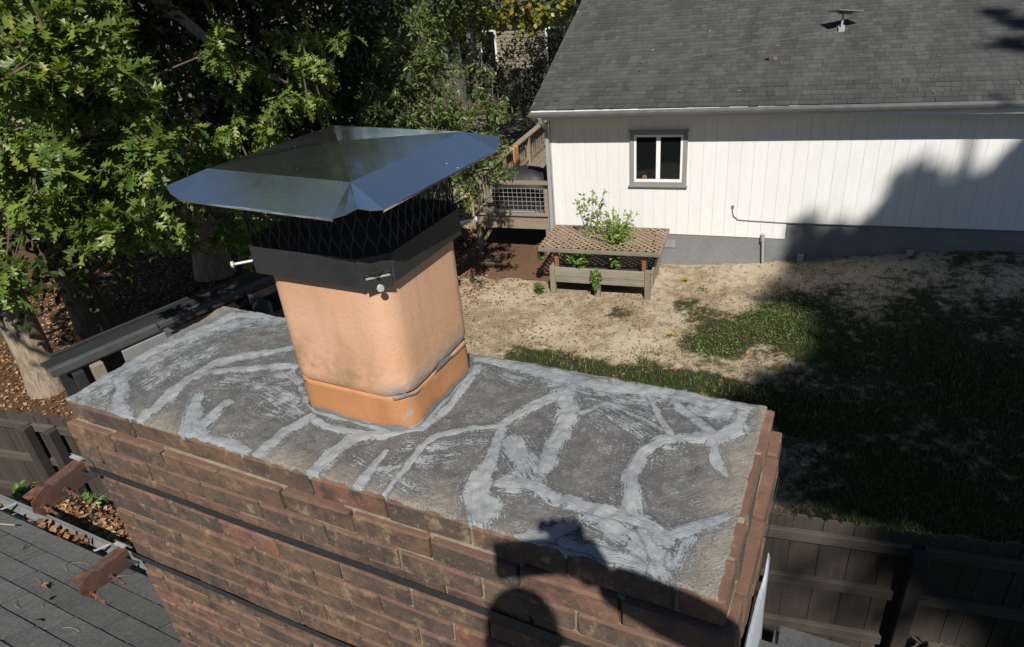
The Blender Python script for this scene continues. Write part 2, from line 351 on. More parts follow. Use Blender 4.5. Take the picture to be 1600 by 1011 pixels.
M['grass'] = leafmat('grass_blade', [(0, (.038, .072, .014)), (.45, (.066, .115, .022)), (.82, (.10, .15, .034)), (.9, (.18, .16, .08)), (1, (.30, .25, .15))], .5, .25, spec=.25)
def terrain():
    t = NT('yard_ground'); p = t.n('NewGeometry').outputs['Position']; g = t.attr('grass'); mu = t.attr('mulch')
    a = t.noise(p, .9, 6, .65); b = t.noise(p, 5.5, 5, .7); f = t.noise(p, 38, 4, .75)
    sand = t.ramp(t.math('MULTIPLY_ADD', f, .5, t.math('MULTIPLY', b, .5)), [(.3, (.28, .215, .14)), (.5, (.47, .39, .275)), (.68, (.64, .56, .43))])
    leafy = t.ramp(f, [(.35, (.11, .078, .046)), (.52, (.25, .185, .115)), (.68, (.44, .355, .245))])
    c = t.mix(t.map(t.math('ADD', t.math('MULTIPLY', a, .5), t.math('MULTIPLY', b, .5)), .45, .55, 0, .9), sand, leafy)
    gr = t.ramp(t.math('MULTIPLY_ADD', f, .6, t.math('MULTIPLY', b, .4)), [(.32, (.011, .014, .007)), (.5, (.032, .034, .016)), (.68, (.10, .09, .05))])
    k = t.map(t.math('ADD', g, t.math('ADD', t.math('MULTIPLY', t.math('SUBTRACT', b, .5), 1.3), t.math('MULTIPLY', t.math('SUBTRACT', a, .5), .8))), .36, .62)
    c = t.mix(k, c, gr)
    mc = t.ramp(t.math('MULTIPLY_ADD', f, .6, t.math('MULTIPLY', b, .4)), [(.33, (.030, .019, .012)), (.52, (.105, .062, .035)), (.7, (.23, .15, .09))])
    c = t.mix(t.map(t.math('ADD', mu, t.math('MULTIPLY', t.math('SUBTRACT', b, .5), .6)), .4, .6), c, mc)
    t.P(Base_Color=c, Roughness=.97, Specular_IOR_Level=.1); t.bump(t.math('ADD', b, f), .8, .03); return t.m
M['ground'] = terrain()
M['redmulch'] = simple('red_mulch', (.15, .075, .042), .95, .5, 40, .9, bscale=45, bdist=.02)
M['cover'] = simple('black_grill_cover', (.022, .022, .024), .6, .3, 4, .4, bscale=9, bdist=.02)
M['tan_cloth'] = simple('tan_cloth', (.40, .22, .10), .9, .15, 6, .3)
M['far_siding'] = simple('beige_clapboard', (.23, .19, .13), .75, .12, 3, .1)
M['far_dark'] = simple('far_trim', (.05, .04, .035), .8, .2, 3, .1)
M['far_roof'] = simple('far_roof', (.07, .065, .06), .95, .3, 6, .3)
M['far_fence'] = wood('old_grey_fence', (.095, .08, .063), axis=2)
M['shed_metal'] = simple('dark_shed_metal', (.028, .029, .031), .55, .25, 3, .15)
M['shed_fascia'] = simple('grey_shed_fascia', (.075, .077, .08), .6, .25, 5, .1)
M['panel_white'] = simple('pale_shed_panel', (.22, .22, .215), .6, .1, 5, .1)
M['orange'] = simple('orange_plastic', (.75, .12, .03), .5, .1, 5, 0)
M['dish'] = simple('dish_grey', (.14, .14, .145), .4, .06, 5, 0); M['dish_mast'] = simple('dish_mast', (.36, .36, .37), .5, .05, 5, 0)
M['cable'] = simple('grey_cable', (.16, .16, .16), .6, .1, 5, 0)
M['skin'] = simple('skin', (.50, .30, .21), .55, .08, 20, .1); M['shirt'] = simple('navy_shirt', (.04, .05, .09), .9, .15, 8, .2)
M['jeans'] = simple('jeans', (.06, .08, .13), .9, .2, 9, .2); M['boot'] = simple('brown_boot', (.09, .05, .03), .7, .2, 9, .2)
M['hair'] = simple('brown_hair', (.05, .03, .02), .7, .3, 40, .5); M['phone'] = simple('phone_black', (.015, .015, .017), .25, .1, 5, 0)
M['cap_cloth'] = simple('cap_cloth', (.05, .05, .055), .9, .1, 9, .2)

def part(mb, name, mat, parent, smooth=False):
    l = parent.location; return mb.build(name, mat, parent, smooth, loc=(-l.x, -l.y, -l.z))
def mpart(name, me, parent):
    l = parent.location; return link(name, me, parent, (-l.x, -l.y, -l.z))
def sstep(x, a, b): t = np.clip((np.asarray(x, float)-a)/(b-a), 0, 1); return t*t*(3-2*t)
def fbm(x, y, s, seed=0):
    return np.array([mnoise.fractal(Vector((a*s+seed, b*s-seed, seed*.37)), 1., 2., 4) for a, b in zip(np.ravel(x), np.ravel(y))]).reshape(np.shape(x))

# ------------------------------------------------------------------ terrain
def ground_z(x, y):
    s, n = toH(x, y)
    z = .5*sstep(s, 2., 7.2)*sstep(n, -6, -.3)*(1-sstep(s, 10, 20))
    return ZG+z
def axis_pts(lo, hi, c0, c1, fine):
    a = list(np.arange(c0, c1, fine)); st = fine; v = c1
    while v < hi: a.append(v); st *= 1.25; v += st
    a.append(hi); st = fine; v = c0
    while v > lo: st *= 1.25; v -= st; a.append(max(v, lo))
    return np.array(sorted(set(a)))
gx = axis_pts(-320, 320, -12, 6, .14); gy = axis_pts(-120, 420, .8, 14, .14)
GX, GY = np.meshgrid(gx, gy)
GZ = ground_z(GX, GY)+.035*fbm(GX, GY, .55, 3)+.012*fbm(GX, GY, 3., 8)
V = np.stack([GX, GY, GZ], -1).reshape(-1, 3); nx, ny = len(gx), len(gy)
ii = np.arange(nx-1)[None]+np.arange(ny-1)[:, None]*nx
Fq = np.stack([ii, ii+1, ii+1+nx, ii+nx], -1).reshape(-1, 4)
me = npmesh('ground', V, Fq, M['ground'], True)
def blob(x, y, c, r): return np.exp(-(((x-c[0])**2+(y-c[1])**2)/r**2))
def gpx(px, py): return onz(px, py, ZG)
def segd(x, y, pts):
    d = np.full(np.shape(x), 1e9)
    for a, b in zip(pts[:-1], pts[1:]):
        vx, vy = b[0]-a[0], b[1]-a[1]; t = np.clip(((x-a[0])*vx+(y-a[1])*vy)/(vx*vx+vy*vy+1e-9), 0, 1)
        d = np.minimum(d, np.hypot(x-a[0]-t*vx, y-a[1]-t*vy))
    return d
GRASS_LINE = [gpx(820, 555), gpx(950, 580), gpx(1100, 605), gpx(1250, 650)]
GRASS_PATCH = [(1085, 540, .36), (1140, 525, .42), (1190, 508, .42), (1235, 492, .5), (1130, 552, .36), (1225, 538, .45), (1010, 555, .35), (1090, 500, .4), (1070, 475, .3), (965, 490, .3), (1000, 525, .3)]
SAND_LINE = [gpx(775, 425), gpx(800, 470), gpx(870, 505), gpx(940, 525), gpx(1010, 545)]
def grass_density(x, y):
    g = np.full(np.shape(x), .17)
    g += .8*np.exp(-(segd(x, y, GRASS_LINE)/.36)**2)
    for px, py, r in GRASS_PATCH: g += .5*blob(x, y, gpx(px, py), r)
    s, n = toH(x, y)
    g += .64*sstep(s, 3.2, 5.0)*(1-.45*sstep(n, -3.2, -.5)); g -= .4*np.exp(-(segd(x, y, SAND_LINE)/.38)**2)  # thicker grass where trees shade the lawn; its dark ground also deepens that shade
    g -= .35*np.exp(-((n+.3)/.7)**2)*(s > -.5)*(1-sstep(s, 4, 6))
    g += .5*sstep(n, 2, 6)*(s < 0)-.1
    return np.clip(g, -.2, 1)
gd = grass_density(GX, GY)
def mulch_density(x, y):
    return np.clip(sstep(-x, 3.4, 5.2)*(1-sstep(y, 9, 13)), 0, 1)
md = mulch_density(GX, GY)
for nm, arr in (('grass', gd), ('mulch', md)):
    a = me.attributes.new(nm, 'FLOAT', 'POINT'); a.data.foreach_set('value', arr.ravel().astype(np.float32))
ground = link('ground', me); tag(ground, 'bare sandy back yard with thin grass and fallen leaves', 'ground', kind='structure')

# bank of soil and leaves just beyond the own gutter
bx = np.linspace(-6.2, -.25, 70); prof = [(.42, -1.72), (.50, -1.62), (.62, -1.66), (.8, -1.84), (1.0, -2.08), (1.2, -2.34), (1.34, -2.62), (1.42, -4.3)]
BV = []
for x in bx:
    for (y, z) in prof:
        k = sstep(-x, 2.1, 3.6); BV.append((x, y+.03*math.sin(x*5+y*9), z-.9*k+.05*mnoise.noise((x*4, y*5, z))))
npf = len(prof); ii = np.arange(npf-1)[None]+np.arange(len(bx)-1)[:, None]*npf
me = npmesh('bank', np.array(BV), np.stack([ii, ii+npf, ii+1+npf, ii+1], -1).reshape(-1, 4), M['soil'], True)
bank = link('bank', me); tag(bank, 'steep leaf strewn bank beyond the gutter', 'bank', kind='structure')

# ------------------------------------------------------------------ chimney
CL, CW = 1.86, .60
chim = empty('chimney', (CL/2, CW/2, ZG), 0, 'weathered brown brick chimney with grey smeared cement top', 'chimney')
PIT = .0695
rb = random.Random(3)
brick_meshes = {}
def brick_mesh(L, D, k):
    key = (round(L, 3), round(D, 3), k)
    if key not in brick_meshes:
        mb = MB(); mb.bevbox(-L/2, L/2, -D/2, D/2, -.0306, .0306, .0045, None, .0026, rb); brick_meshes[key] = mb.mesh('brick', M['brick'])
    return brick_meshes[key]
def put_brick(x, y, z, L, D, rz=0):
    o = link('brick', brick_mesh(L, D, rb.randrange(4)), chim, (x-CL/2+rb.uniform(-.002, .002), y-CW/2+rb.uniform(-.002, .002), z-ZG), (rb.uniform(-.008, .008), rb.uniform(-.004, .004), rz+rb.uniform(-.004, .004)))
NC = 17
for c in range(NC):
    out = 0 if c == 0 else (.015 if c < 3 else .006); outr = 0 if c == 0 else (.022 if c < 3 else .012)
    zc = -.006-.0312-c*PIT; x0, x1, y0, y1 = -outr*.8, CL+outr, -out, CW+out
    off = [.065, .177, .083][c] if c < 3 else (.19 if c % 2 else .083)
    xs = [x0]+[off+.2132*i for i in range(-1, 12) if x0+.06 < off+.2132*i < x1-.06]+[x1]
    for a, b in zip(xs[:-1], xs[1:]): put_brick((a+b)/2, y0+.05, zc, b-a-.007, .1)
    yy = [y0+.1] if c % 2 else [y0]          # right and left returns
    if c % 2 == 0: yy = [y0+.1]
    ys = [y0+.1, y0+.1+(.2132 if c % 2 else .1066)]
    while ys[-1]+.2132 < y1-.05: ys.append(ys[-1]+.2132)
    ys.append(y1)
    for a, b in zip(ys[:-1], ys[1:]):
        put_brick(x1-.05, (a+b)/2+.004, zc, b-a-.011, .1, math.pi/2)
        put_brick(x0+.05, (a+b)/2+.004, zc, b-a-.011, .1, math.pi/2)
mb = MB()
for c in range(NC+1):   # raked mortar: one bed under every course, following the corbel
    o = 0 if c == 0 else (.015 if c < 3 else .006); z = -.006-c*PIT
    ob = (o-.0085) if c != 1 else -.002
    mb.box(-ob, CL+ob, -ob, CW+ob, z-PIT+.0005, z-.0003 if c else z-.004)
mb.box(0.02, CL-.02, .02, CW-.02, ZG-.1, -.006-(NC+1)*PIT-.001)
part(mb, 'mortar', M['mortar'], chim)
# cement crown with brushed-on grey sealant
nxc, nyc = 373, 121
cx = np.linspace(0, CL, nxc); cy = np.linspace(0, CW, nyc); CX, CY = np.meshgrid(cx, cy)
SU, SV, SN = CX*.75+CY*.66, CY*.75-CX*.66, np.zeros_like(CX); seal = np.zeros_like(CX)
def stroke(pts, w, amp=1.0, sid=0):
    """paint one brush stroke into the seal map, keeping the position along and across the brush"""
    P = [onz(px, py, .004)[:2] for px, py in pts]; Dm = np.linalg.norm(np.array([*P[len(P)//2], 0])-C)
    ws = (w if hasattr(w, '__len__') else [w]*len(pts)); ws = [a*Dm/FPX*1.02/2 for a in ws]; cum = 0.
    for a, b, wa, wb in zip(P[:-1], P[1:], ws[:-1], ws[1:]):
        vx, vy = b-a; L = math.hypot(vx, vy)+1e-9; t = np.clip(((CX-a[0])*vx+(CY-a[1])*vy)/(L*L), 0, 1)
        d = np.hypot(CX-a[0]-t*vx, CY-a[1]-t*vy); ww = wa+(wb-wa)*t; v = np.clip(1.42-d/ww*.72, 0, 1.2)*amp; m = v > seal
        seal[m] = v[m]; SU[m] = (cum+t*L)[m]; SV[m] = (((CX-a[0])*vy-(CY-a[1])*vx)/L)[m]; SN[m] = sid; cum += L
STROKES = [([(150, 615), (260, 545), (350, 510), (430, 498)], 62, .62), ([(230, 600), (330, 548)], 40, .6), ([(350, 600), (450, 600)], 30, .52), ([(420, 620), (470, 650)], 44, .52), ([(560, 720), (640, 762)], 40, .5), ([(800, 700), (835, 748)], 56, .74), ([(930, 805), (1040, 882)], 62, .74), ([(880, 850), (1000, 885)], 40, .72), ([(1085, 832), (1062, 885)], 40, .62), ([(1080, 640), (1150, 652), (1172, 668)], 30, .8), ([(940, 640), (1000, 682)], 44, .56), ([(640, 700), (700, 700), (760, 690)], 26, .5), ([(960, 600), (1080, 622), (1140, 640)], 30, .85), ([(760, 575), (820, 600)], 30, .5), ([(1000, 700), (990, 760)], 40, .6),
 
 ([(200, 665), (242, 639), (296, 595), (336, 571), (420, 552), (455, 548)], 19), ([(296, 595), (336, 584), (417, 578), (460, 575)], 15),
 ([(111, 618), (150, 598), (188, 575), (269, 535), (336, 512), (400, 500)], 26, .8), ([(150, 610), (230, 560), (330, 530), (420, 500)], 24, .55), ([(300, 520), (360, 495), (430, 490)], 24, .85),
 ([(186, 590), (190, 610), (182, 635), (200, 658)], 20, .95), ([(308, 625), (301, 648), (287, 680)], 22), ([(356, 632), (335, 650), (314, 668)], 16), ([(300, 680), (323, 689), (352, 693), (376, 708)], [20, 24, 30, 22]), ([(323, 689), (300, 660)], 14),
 ([(487, 655), (444, 677), (400, 713)], [18, 18, 22]), ([(398, 600), (430, 610), (462, 628)], 26, .62), ([(410, 640), (440, 650), (470, 640)], 20, .5), ([(440, 590), (455, 585), (470, 600)], 20, .7),
 ([(484, 743), (510, 717), (547, 688), (583, 680), (620, 678)], [24, 24, 22, 18, 14]), ([(554, 765), (576, 739), (602, 706)], [16, 15, 10]), ([(593, 776), (627, 739), (657, 702), (686, 684), (730, 675), (781, 667)], [6, 10, 12, 12, 12, 13]), ([(600, 740), (640, 715), (670, 720), (700, 715)], 30, .52), ([(630, 760), (660, 765)], 14, .5),
 ([(781, 667), (822, 645), (856, 627), (892, 606)], [16, 20, 22, 26]), ([(785, 672), (767, 720), (745, 765), (748, 802)], [14, 22, 40, 46]), ([(740, 765), (765, 790), (752, 806)], 34, .95), ([(789, 758), (834, 765), (878, 783), (941, 801), (1003, 819), (1048, 846)], [34, 26, 24, 30, 26, 30]), ([(1030, 846), (1093, 828), (1148, 808)], [30, 22, 18]),
 ([(880, 612), (890, 645), (870, 692), (850, 738)], [40, 30, 27, 22]), ([(745, 560), (776, 563), (870, 587), (950, 605), (1057, 612), (1100, 622)], [14, 18, 34, 34, 30, 18], .95), ([(870, 600), (960, 622), (1040, 625)], 34, .62), ([(1012, 612), (1030, 649), (1048, 682)], 11, .9), ([(1052, 627), (1093, 658), (1119, 680)], 16, .95), ([(1100, 622), (1150, 632), (1180, 640)], 16, .9),
 ([(1168, 649), (1162, 672), (1124, 686), (1079, 687), (1035, 690), (1003, 712), (986, 747), (986, 783), (990, 808)], [20, 26, 24, 22, 18, 20, 22, 24, 24]), ([(1115, 685), (1128, 721), (1146, 745)], [18, 18, 10]),
 ([(901, 650), (950, 633), (1000, 655), (1035, 674)], 12, .72), ([(920, 625), (990, 640), (1040, 660)], 20, .5), ([(820, 841), (852, 837), (892, 822)], [30, 30, 22]), ([(807, 841), (870, 862), (950, 888)], 22, .85), ([(1012, 837), (1030, 872), (1039, 897)], [50, 44, 40], .85), ([(930, 850), (990, 870), (1030, 880)], 26, .55),
 ([(485, 655), (510, 668), (540, 676), (600, 683), (660, 676), (700, 642), (738, 590)], 12), ([(744, 575), (727, 607), (709, 629), (690, 648)], [22, 16, 12, 12], .95), ([(470, 600), (478, 630)], 14, .6), ([(700, 660), (760, 640)], 10, .5), ([(1000, 720), (1020, 700), (1060, 700)], 20, .55)]
for k_, s_ in enumerate(STROKES): stroke(s_[0], s_[1], s_[2] if len(s_) > 2 else 1.0, k_+1)
ed = np.minimum(np.minimum(CX, CL-CX)/.22, np.minimum(CY/.11, (CW-CY)/.05)); edge = np.clip(1-ed, 0, 1); edge = np.maximum(edge, .55*sstep(CX, 1.66, 1.82))
edge += .25*np.exp(-((CX-1.2)/.2)**2-((CY-.1)/.09)**2)
nz1 = fbm(CX, CY, 9, 2); nz2 = fbm(CX, CY, 42, 5)
rel = np.clip(seal+nz1*.25-.35, 0, .7)/.7
CZ = .0005+.010*np.clip(np.minimum(np.minimum(CX, CL-CX)/.3, np.minimum(CY, CW-CY)/.2), 0, 1)+.006*nz1+.0022*nz2+.0028*rel*(1+.5*nz2)
# ragged rim, lipping down over the brick edge
XX, YY = CX.copy(), CY.copy()
er = .010*fbm(cx, cx*0, 26, 1)+.004; XX0 = er
YY[0, :] = .004+np.abs(er)*1.1; YY[-1, :] = CW-.004
ey = .012*fbm(cy*0, cy, 24, 4); XX[:, -1] = CL-.018-np.abs(ey)*1.3; XX[:, 0] = .006+np.abs(ey)
xr = CL-.018-np.clip(np.abs(ey)*.7, 0, .008); xl = .003+np.clip(np.abs(ey)*.5, 0, .006); yf = .001+np.clip(np.abs(er)*.55, 0, .009); yb = CW-.004
u = CX/CL; XX = np.where(u > .9, CL*.9+(CX-CL*.9)*((xr-CL*.9)/(CL*.1))[:, None], np.where(u < .1, CL*.1-(CL*.1-CX)*((CL*.1-xl)/(CL*.1))[:, None], CX))
w = CY/CW; YY = np.where(w < .2, CW*.2-(CW*.2-CY)*((CW*.2-yf)/(CW*.2))[None, :], CY); YY[-1, :] = yb
V = np.stack([XX, YY, CZ], -1).reshape(-1, 3); ii = np.arange(nxc-1)[None]+np.arange(nyc-1)[:, None]*nxc
Fq = np.stack([ii, ii+1, ii+1+nxc, ii+nxc], -1).reshape(-1, 4)
ring = list(range(nxc))+[j*nxc+nxc-1 for j in range(1, nyc)]+[(nyc-1)*nxc+i for i in range(nxc-2, -1, -1)]+[j*nxc for j in range(nyc-2, 0, -1)]
b0 = len(V); V2 = V[ring].copy(); V2[:, 2] = -.02; V = np.concatenate([V, V2]); n_ = len(ring)
Fs = np.array([(ring[(i+1) % n_], ring[i], b0+i, b0+(i+1) % n_) for i in range(n_)])
me = npmesh('crown', V, np.concatenate([Fq, Fs]), M['crown'], True)
for nm, arr in (('seal', seal), ('edge', edge), ('su', SU), ('sv', SV), ('sn', SN)):
    a = me.attributes.new(nm, 'FLOAT', 'POINT'); a.data.foreach_set('value', np.concatenate([arr.ravel(), arr.ravel()[ring]]).astype(np.float32))
mpart('crown', me, chim)

# clay flue: two rounded tiles
def rrect(x0, x1, y0, y1, r, n=7):
    P = []
    for (cx_, cy_, a0) in ((x1-r, y1-r, 0), (x0+r, y1-r, 90), (x0+r, y0+r, 180), (x1-r, y0+r, 270)):
        for k in range(n): a = math.radians(a0+90*k/(n-1)); P.append((cx_+r*math.cos(a), cy_+r*math.sin(a)))
    return P
FX0, FX1, FY0, FY1 = .730, 1.080, .188, .528
def flue_tile(name, z0, z1, mat, g, wob0, wob1):
    mb = MB(); P = rrect(FX0-g, FX1+g, FY0-g, FY1+g, .062); n = len(P); I = rrect(FX0+.028, FX1-.028, FY0+.028, FY1-.028, .05); v = []; rows = 26
    for k in range(rows):
        t = k/(rows-1)
        for i, (x, y) in enumerate(P):
            w = (1-t)**6*wob0*mnoise.noise((x*14, y*14, 3.3))+t**8*wob1*mnoise.noise((x*17, y*17, 9.3)); inw = .004*((k == 0)+(k == rows-1))
            v.append((x+(FX0+FX1-2*x)*inw*3+.0004*mnoise.noise((x*20, y*20, t*8)), y+(FY0+FY1-2*y)*inw*3+.0004*mnoise.noise((x*20+5, y*20, t*8)), z0+(z1-z0)*t+w))
    f = [(k*n+i, k*n+(i+1) % n, (k+1)*n+(i+1) % n, (k+1)*n+i) for k in range(rows-1) for i in range(n)]
    b = len(v); v += [(x, y, z1-.002) for x, y in I]+[(x, y, z0) for x, y in I]
    f += [((rows-1)*n+i, (rows-1)*n+(i+1) % n, b+(i+1) % n, b+i) for i in range(n)]+[(b+i, b+(i+1) % n, b+n+(i+1) % n, b+n+i) for i in range(n)]
    mb.add(v, f); return part(mb, name, mat, chim, True)
o = flue_tile('flue_base', -.02, .109, M['clay_base'], -.0008, 0, .012); tag(o, 'darker orange lower section of the clay flue')
o = flue_tile('flue_tile', .1132, .440, M['clay'], .0008, .012, .0); tag(o, 'pale terracotta upper section of the clay flue')
mb = MB(); P = rrect(FX0+.010, FX1-.010, FY0+.010, FY1-.010, .055); n = len(P)
mb.add([(x, y, .09) for x, y in P]+[(x, y, .13) for x, y in P], [(i, (i+1) % n, n+(i+1) % n, n+i) for i in range(n)]); part(mb, 'flue_joint', M['flue_dark'], chim)
# smears of old sealant along the joint and the foot on the right face
PJ = rrect(FX0-.002, FX1+.002, FY0-.002, FY1+.002, .062, 24); nj = len(PJ)
def smear(name, i0, i1, zc, h, seed):
    mb = MB(); v = []; idx = [i % nj for i in range(i0, i1)]; fine = []
    for a, b in zip(idx[:-1], idx[1:]):
        for u in np.linspace(0, 1, 12 if math.dist(PJ[a], PJ[b]) > .05 else 3)[:-1]: fine.append((PJ[a][0]*(1-u)+PJ[b][0]*u, PJ[a][1]*(1-u)+PJ[b][1]*u))
    for (x, y) in fine:
        hh = h*max(0, .35+1.3*mnoise.noise((x*19+seed, y*19, 2))+.5*mnoise.noise((x*60, y*60, seed))); lo = h*max(0, .15+.9*mnoise.noise((x*23, y*23+seed, 7)))
        dx, dy = x-(FX0+FX1)/2, y-(FY0+FY1)/2; L = math.hypot(dx, dy)
        v += [(x+dx/L*.0022, y+dy/L*.0022, zc+hh), (x+dx/L*.0028, y+dy/L*.0028, zc+hh*.5), (x+dx/L*.0022, y+dy/L*.0022, zc-lo)]
    mb.add(v, [(3*i+k, 3*i+3+k, 3*i+4+k, 3*i+1+k) for i in range(len(fine)-1) for k in (0, 1)]); part(mb, name, M['sealant_dark'], chim, True)
smear('sealant_smear', 78, 100, .113, .011, 3); smear('sealant_smear', 70, 99, .022, .014, 8); smear('sealant_smear', 56, 70, .110, .006, 5)
# dried cement fillet round the foot of the flue
mb = MB(); P0 = rrect(FX0-.001, FX1+.001, FY0-.001, FY1+.001, .062, 16); n = len(P0); v = []
for i, (x, y) in enumerate(P0):
    k = .007+.010*abs(mnoise.noise((x*16, y*16, 1))); dx, dy = x-(FX0+FX1)/2, y-(FY0+FY1)/2; L = math.hypot(dx, dy)
    v += [(x, y, .012+.010*abs(mnoise.noise((x*30, y*30, 5)))+.008), (x+dx/L*k, y+dy/L*k, .002)]
mb.add(v, [(2*i, 2*i+1, 2*((i+1) % n)+1, 2*((i+1) % n)) for i in range(n)]); part(mb, 'cement_fillet', M['sealant'], chim, True)
# white painted step flashing on the right face
mb = MB(); v = []
pr = [(.62, -.50), (.55, -.52), (.40, -.435), (.25, -.345), (.10, -.26), (-.03, -.19)]
for i, (y, z) in enumerate(pr):
    for k, (zz, xo) in enumerate(((z, .003), (z-.02, .010), (z-.16, .012), (z-.33, .016), (z-.55, .02))): v.append((CL+.02+xo+.006*mnoise.noise((y*9, zz*9, 1))+.003, y+.01*mnoise.noise((y*20, zz*20, 4)), zz))
mb.add(v, [(i*5+k, (i+1)*5+k, (i+1)*5+k+1, i*5+k+1) for i in range(len(pr)-1) for k in range(4)]); o = part(mb, 'flashing', M['white_paint'], chim, True)
sm = o.modifiers.new('thick', 'SOLIDIFY'); sm.thickness = .004

# ------------------------------------------------------------------ chimney cap
cap = empty('rain_cowl', (.905, .348, .395), 0, 'shiny stainless chimney cap with black mesh band on the clay flue', 'chimney cap')
def lidpt(x, y, z):
    c, s = math.cos(-.039), math.sin(-.039); X, Y = x*c-y*s, x*s+y*c; return (.904+X, .347+Y, .658+z-.002*Y-.009*X)
b_, s_, e_, dz_, ha_ = .2, .281, .212, .043, .019
N_ = 14; mb = MB()
def quadgrid(a, b, c, d, n1, n2, sag=0):
    v = []; f = []
    for j in range(n2+1):
        for i in range(n1+1):
            u, w = i/n1, j/n2; p = [(1-w)*((1-u)*a[k]+u*b[k])+w*((1-u)*d[k]+u*c[k]) for k in range(3)]
            p[2] += sag*math.sin(math.pi*u)*math.sin(math.pi*w)*(1+.6*math.sin(u*5+w*3)); v.append(lidpt(*p))
    for j in range(n2):
        for i in range(n1): f.append((j*(n1+1)+i, j*(n1+1)+i+1, (j+1)*(n1+1)+i+1, (j+1)*(n1+1)+i))
    mb.add(v, f)
for q in range(4):
    def R4(p):
        x, y, z = p
        for _ in range(q): x, y = -y, x
        return (x, y, z)
    # roof facet: triangle apex - bend edge (as a narrow quad grid)
    quadgrid(R4((-b_, -b_, 0)), R4((b_, -b_, 0)), R4((.002, -.002, ha_)), R4((-.002, -.002, ha_)), 8, 8, 0)
    # skirt
    quadgrid(R4((-e_, -s_, -dz_)), R4((e_, -s_, -dz_)), R4((b_, -b_, 0)), R4((-b_, -b_, 0)), 10, 4, 0)
    # hem
    quadgrid(R4((-e_, -s_+.004, -dz_-.006)), R4((e_, -s_+.004, -dz_-.006)), R4((e_, -s_, -dz_)), R4((-e_, -s_, -dz_)), 6, 1)
    # corner ear: folded dog-ear between neighbouring skirts
    A = (b_, -b_, 0); L = (e_, -s_, -dz_); Rr = (s_, -e_, -dz_); m1 = (.243, -.276, -.034); m2 = (.264, -.264, -.024); m3 = (.276, -.243, -.034)
    for t in ((A, L, m1), (A, m1, m2), (A, m2, m3), (A, m3, Rr)): mb.add([lidpt(*R4(p)) for p in t], [(0, 1, 2)])
me = mb.mesh('lid', M['steel']); bm = bmesh.new(); bm.from_mesh(me); bmesh.ops.remove_doubles(bm, verts=bm.verts, dist=.0006); bmesh.ops.recalc_face_normals(bm, faces=bm.faces); bm.to_mesh(me); bm.free()
o = mpart('lid', me, cap); sm = o.modifiers.new('thick', 'SOLIDIFY'); sm.thickness = .0016; sm.offset = -1
# raised seam ridges from apex to corners
BX0, BX1, BY0, BY1 = .686, 1.096, .168, .556
def octo(x0, x1, y0, y1, c): return [(x0+c, y0), (x1-c, y0), (x1, y0+c), (x1, y1-c), (x1-c, y1), (x0+c, y1), (x0, y1-c), (x0, y0+c)]
BO = octo(BX0, BX1, BY0, BY1, .052); BI = octo(BX0+.0025, BX1-.0025, BY0+.0025, BY1-.0025, .051)
mb = MB(); n = 8
mb.add([(x, y, .412) for x, y in BO]+[(x, y, .478) for x, y in BO]+[(x, y, .412) for x, y in BI]+[(x, y, .478) for x, y in BI],
       [(i, (i+1) % n, n+(i+1) % n, n+i) for i in range(n)]+[(2*n+i, 3*n+i, 3*n+(i+1) % n, 2*n+(i+1) % n) for i in range(n)]+[(n+i, n+(i+1) % n, 3*n+(i+1) % n, 3*n+i) for i in range(n)]+[(i, 2*n+i, 2*n+(i+1) % n, (i+1) % n) for i in range(n)])
part(mb, 'band', M['black_metal'], cap)
mb = MB(); mb.box(FX0-.012, FX1+.004, FY0-.012, FY1+.012, .4425, .4475); part(mb, 'flue_shade', M['flue_dark'], cap)  # dark sheet added as the shade inside the flue mouth
# expanded metal screen between band and lid
OM = octo(BX0+.006, BX1-.006, BY0+.006, BY1-.006, .05)
per = []; acc = 0
for i in range(8):
    a, b = OM[i], OM[(i+1) % 8]; per.append((acc, a, b)); acc += math.dist(a, b)
def onper(t):
    t %= acc
    for s0, a, b in reversed(per):
        if t >= s0-1e-9: k = (t-s0)/math.dist(a, b); return (a[0]+(b[0]-a[0])*k, a[1]+(b[1]-a[1])*k)
NS = 50; stp = acc/NS; mb = MB(); zr = [.478, .492, .524, .534, .566, .576, .608, .618, .648]
for k in range(NS):
    for j in range(8):
        t0 = k*stp
        par = (j//2) % 2
        if j % 2 == 0:
            p = onper(t0+par*stp/2); q = (p[0], p[1], zr[j+1]); mb.bar((p[0], p[1], zr[j]), q, .0032, .0024, (.3, .7, .1))
        else:
            a = onper(t0+par*stp/2)
            for d in (-.5, .5):
                b = onper(t0+par*stp/2+d*stp); mb.bar((a[0], a[1], zr[j]), (b[0], b[1], zr[j+1]), .0024, .0018, (.3, .7, .1))
part(mb, 'mesh_screen', M['mesh'], cap)
def screw(p, d, L=.045):
    p = Vector(p); d = Vector(d).normalized(); mb = MB(); mb.tube([p, p+d*L], .0032, 8); mb.tube([p+d*L, p+d*(L+.003), p+d*(L+.008)], [.0045, .0085, .0075], 8)
    return part(mb, 'bolt', M['zinc'], cap, False)
d45 = Vector((.72, -.69, -.05)); cF = ((BX1-.026), (BY0+.026))
mb = MB()
ax = Vector((.7071, .7071, 0)); nr = Vector((.7071, -.7071, 0)); ctr = Vector((cF[0], cF[1], .446))+nr*.0015
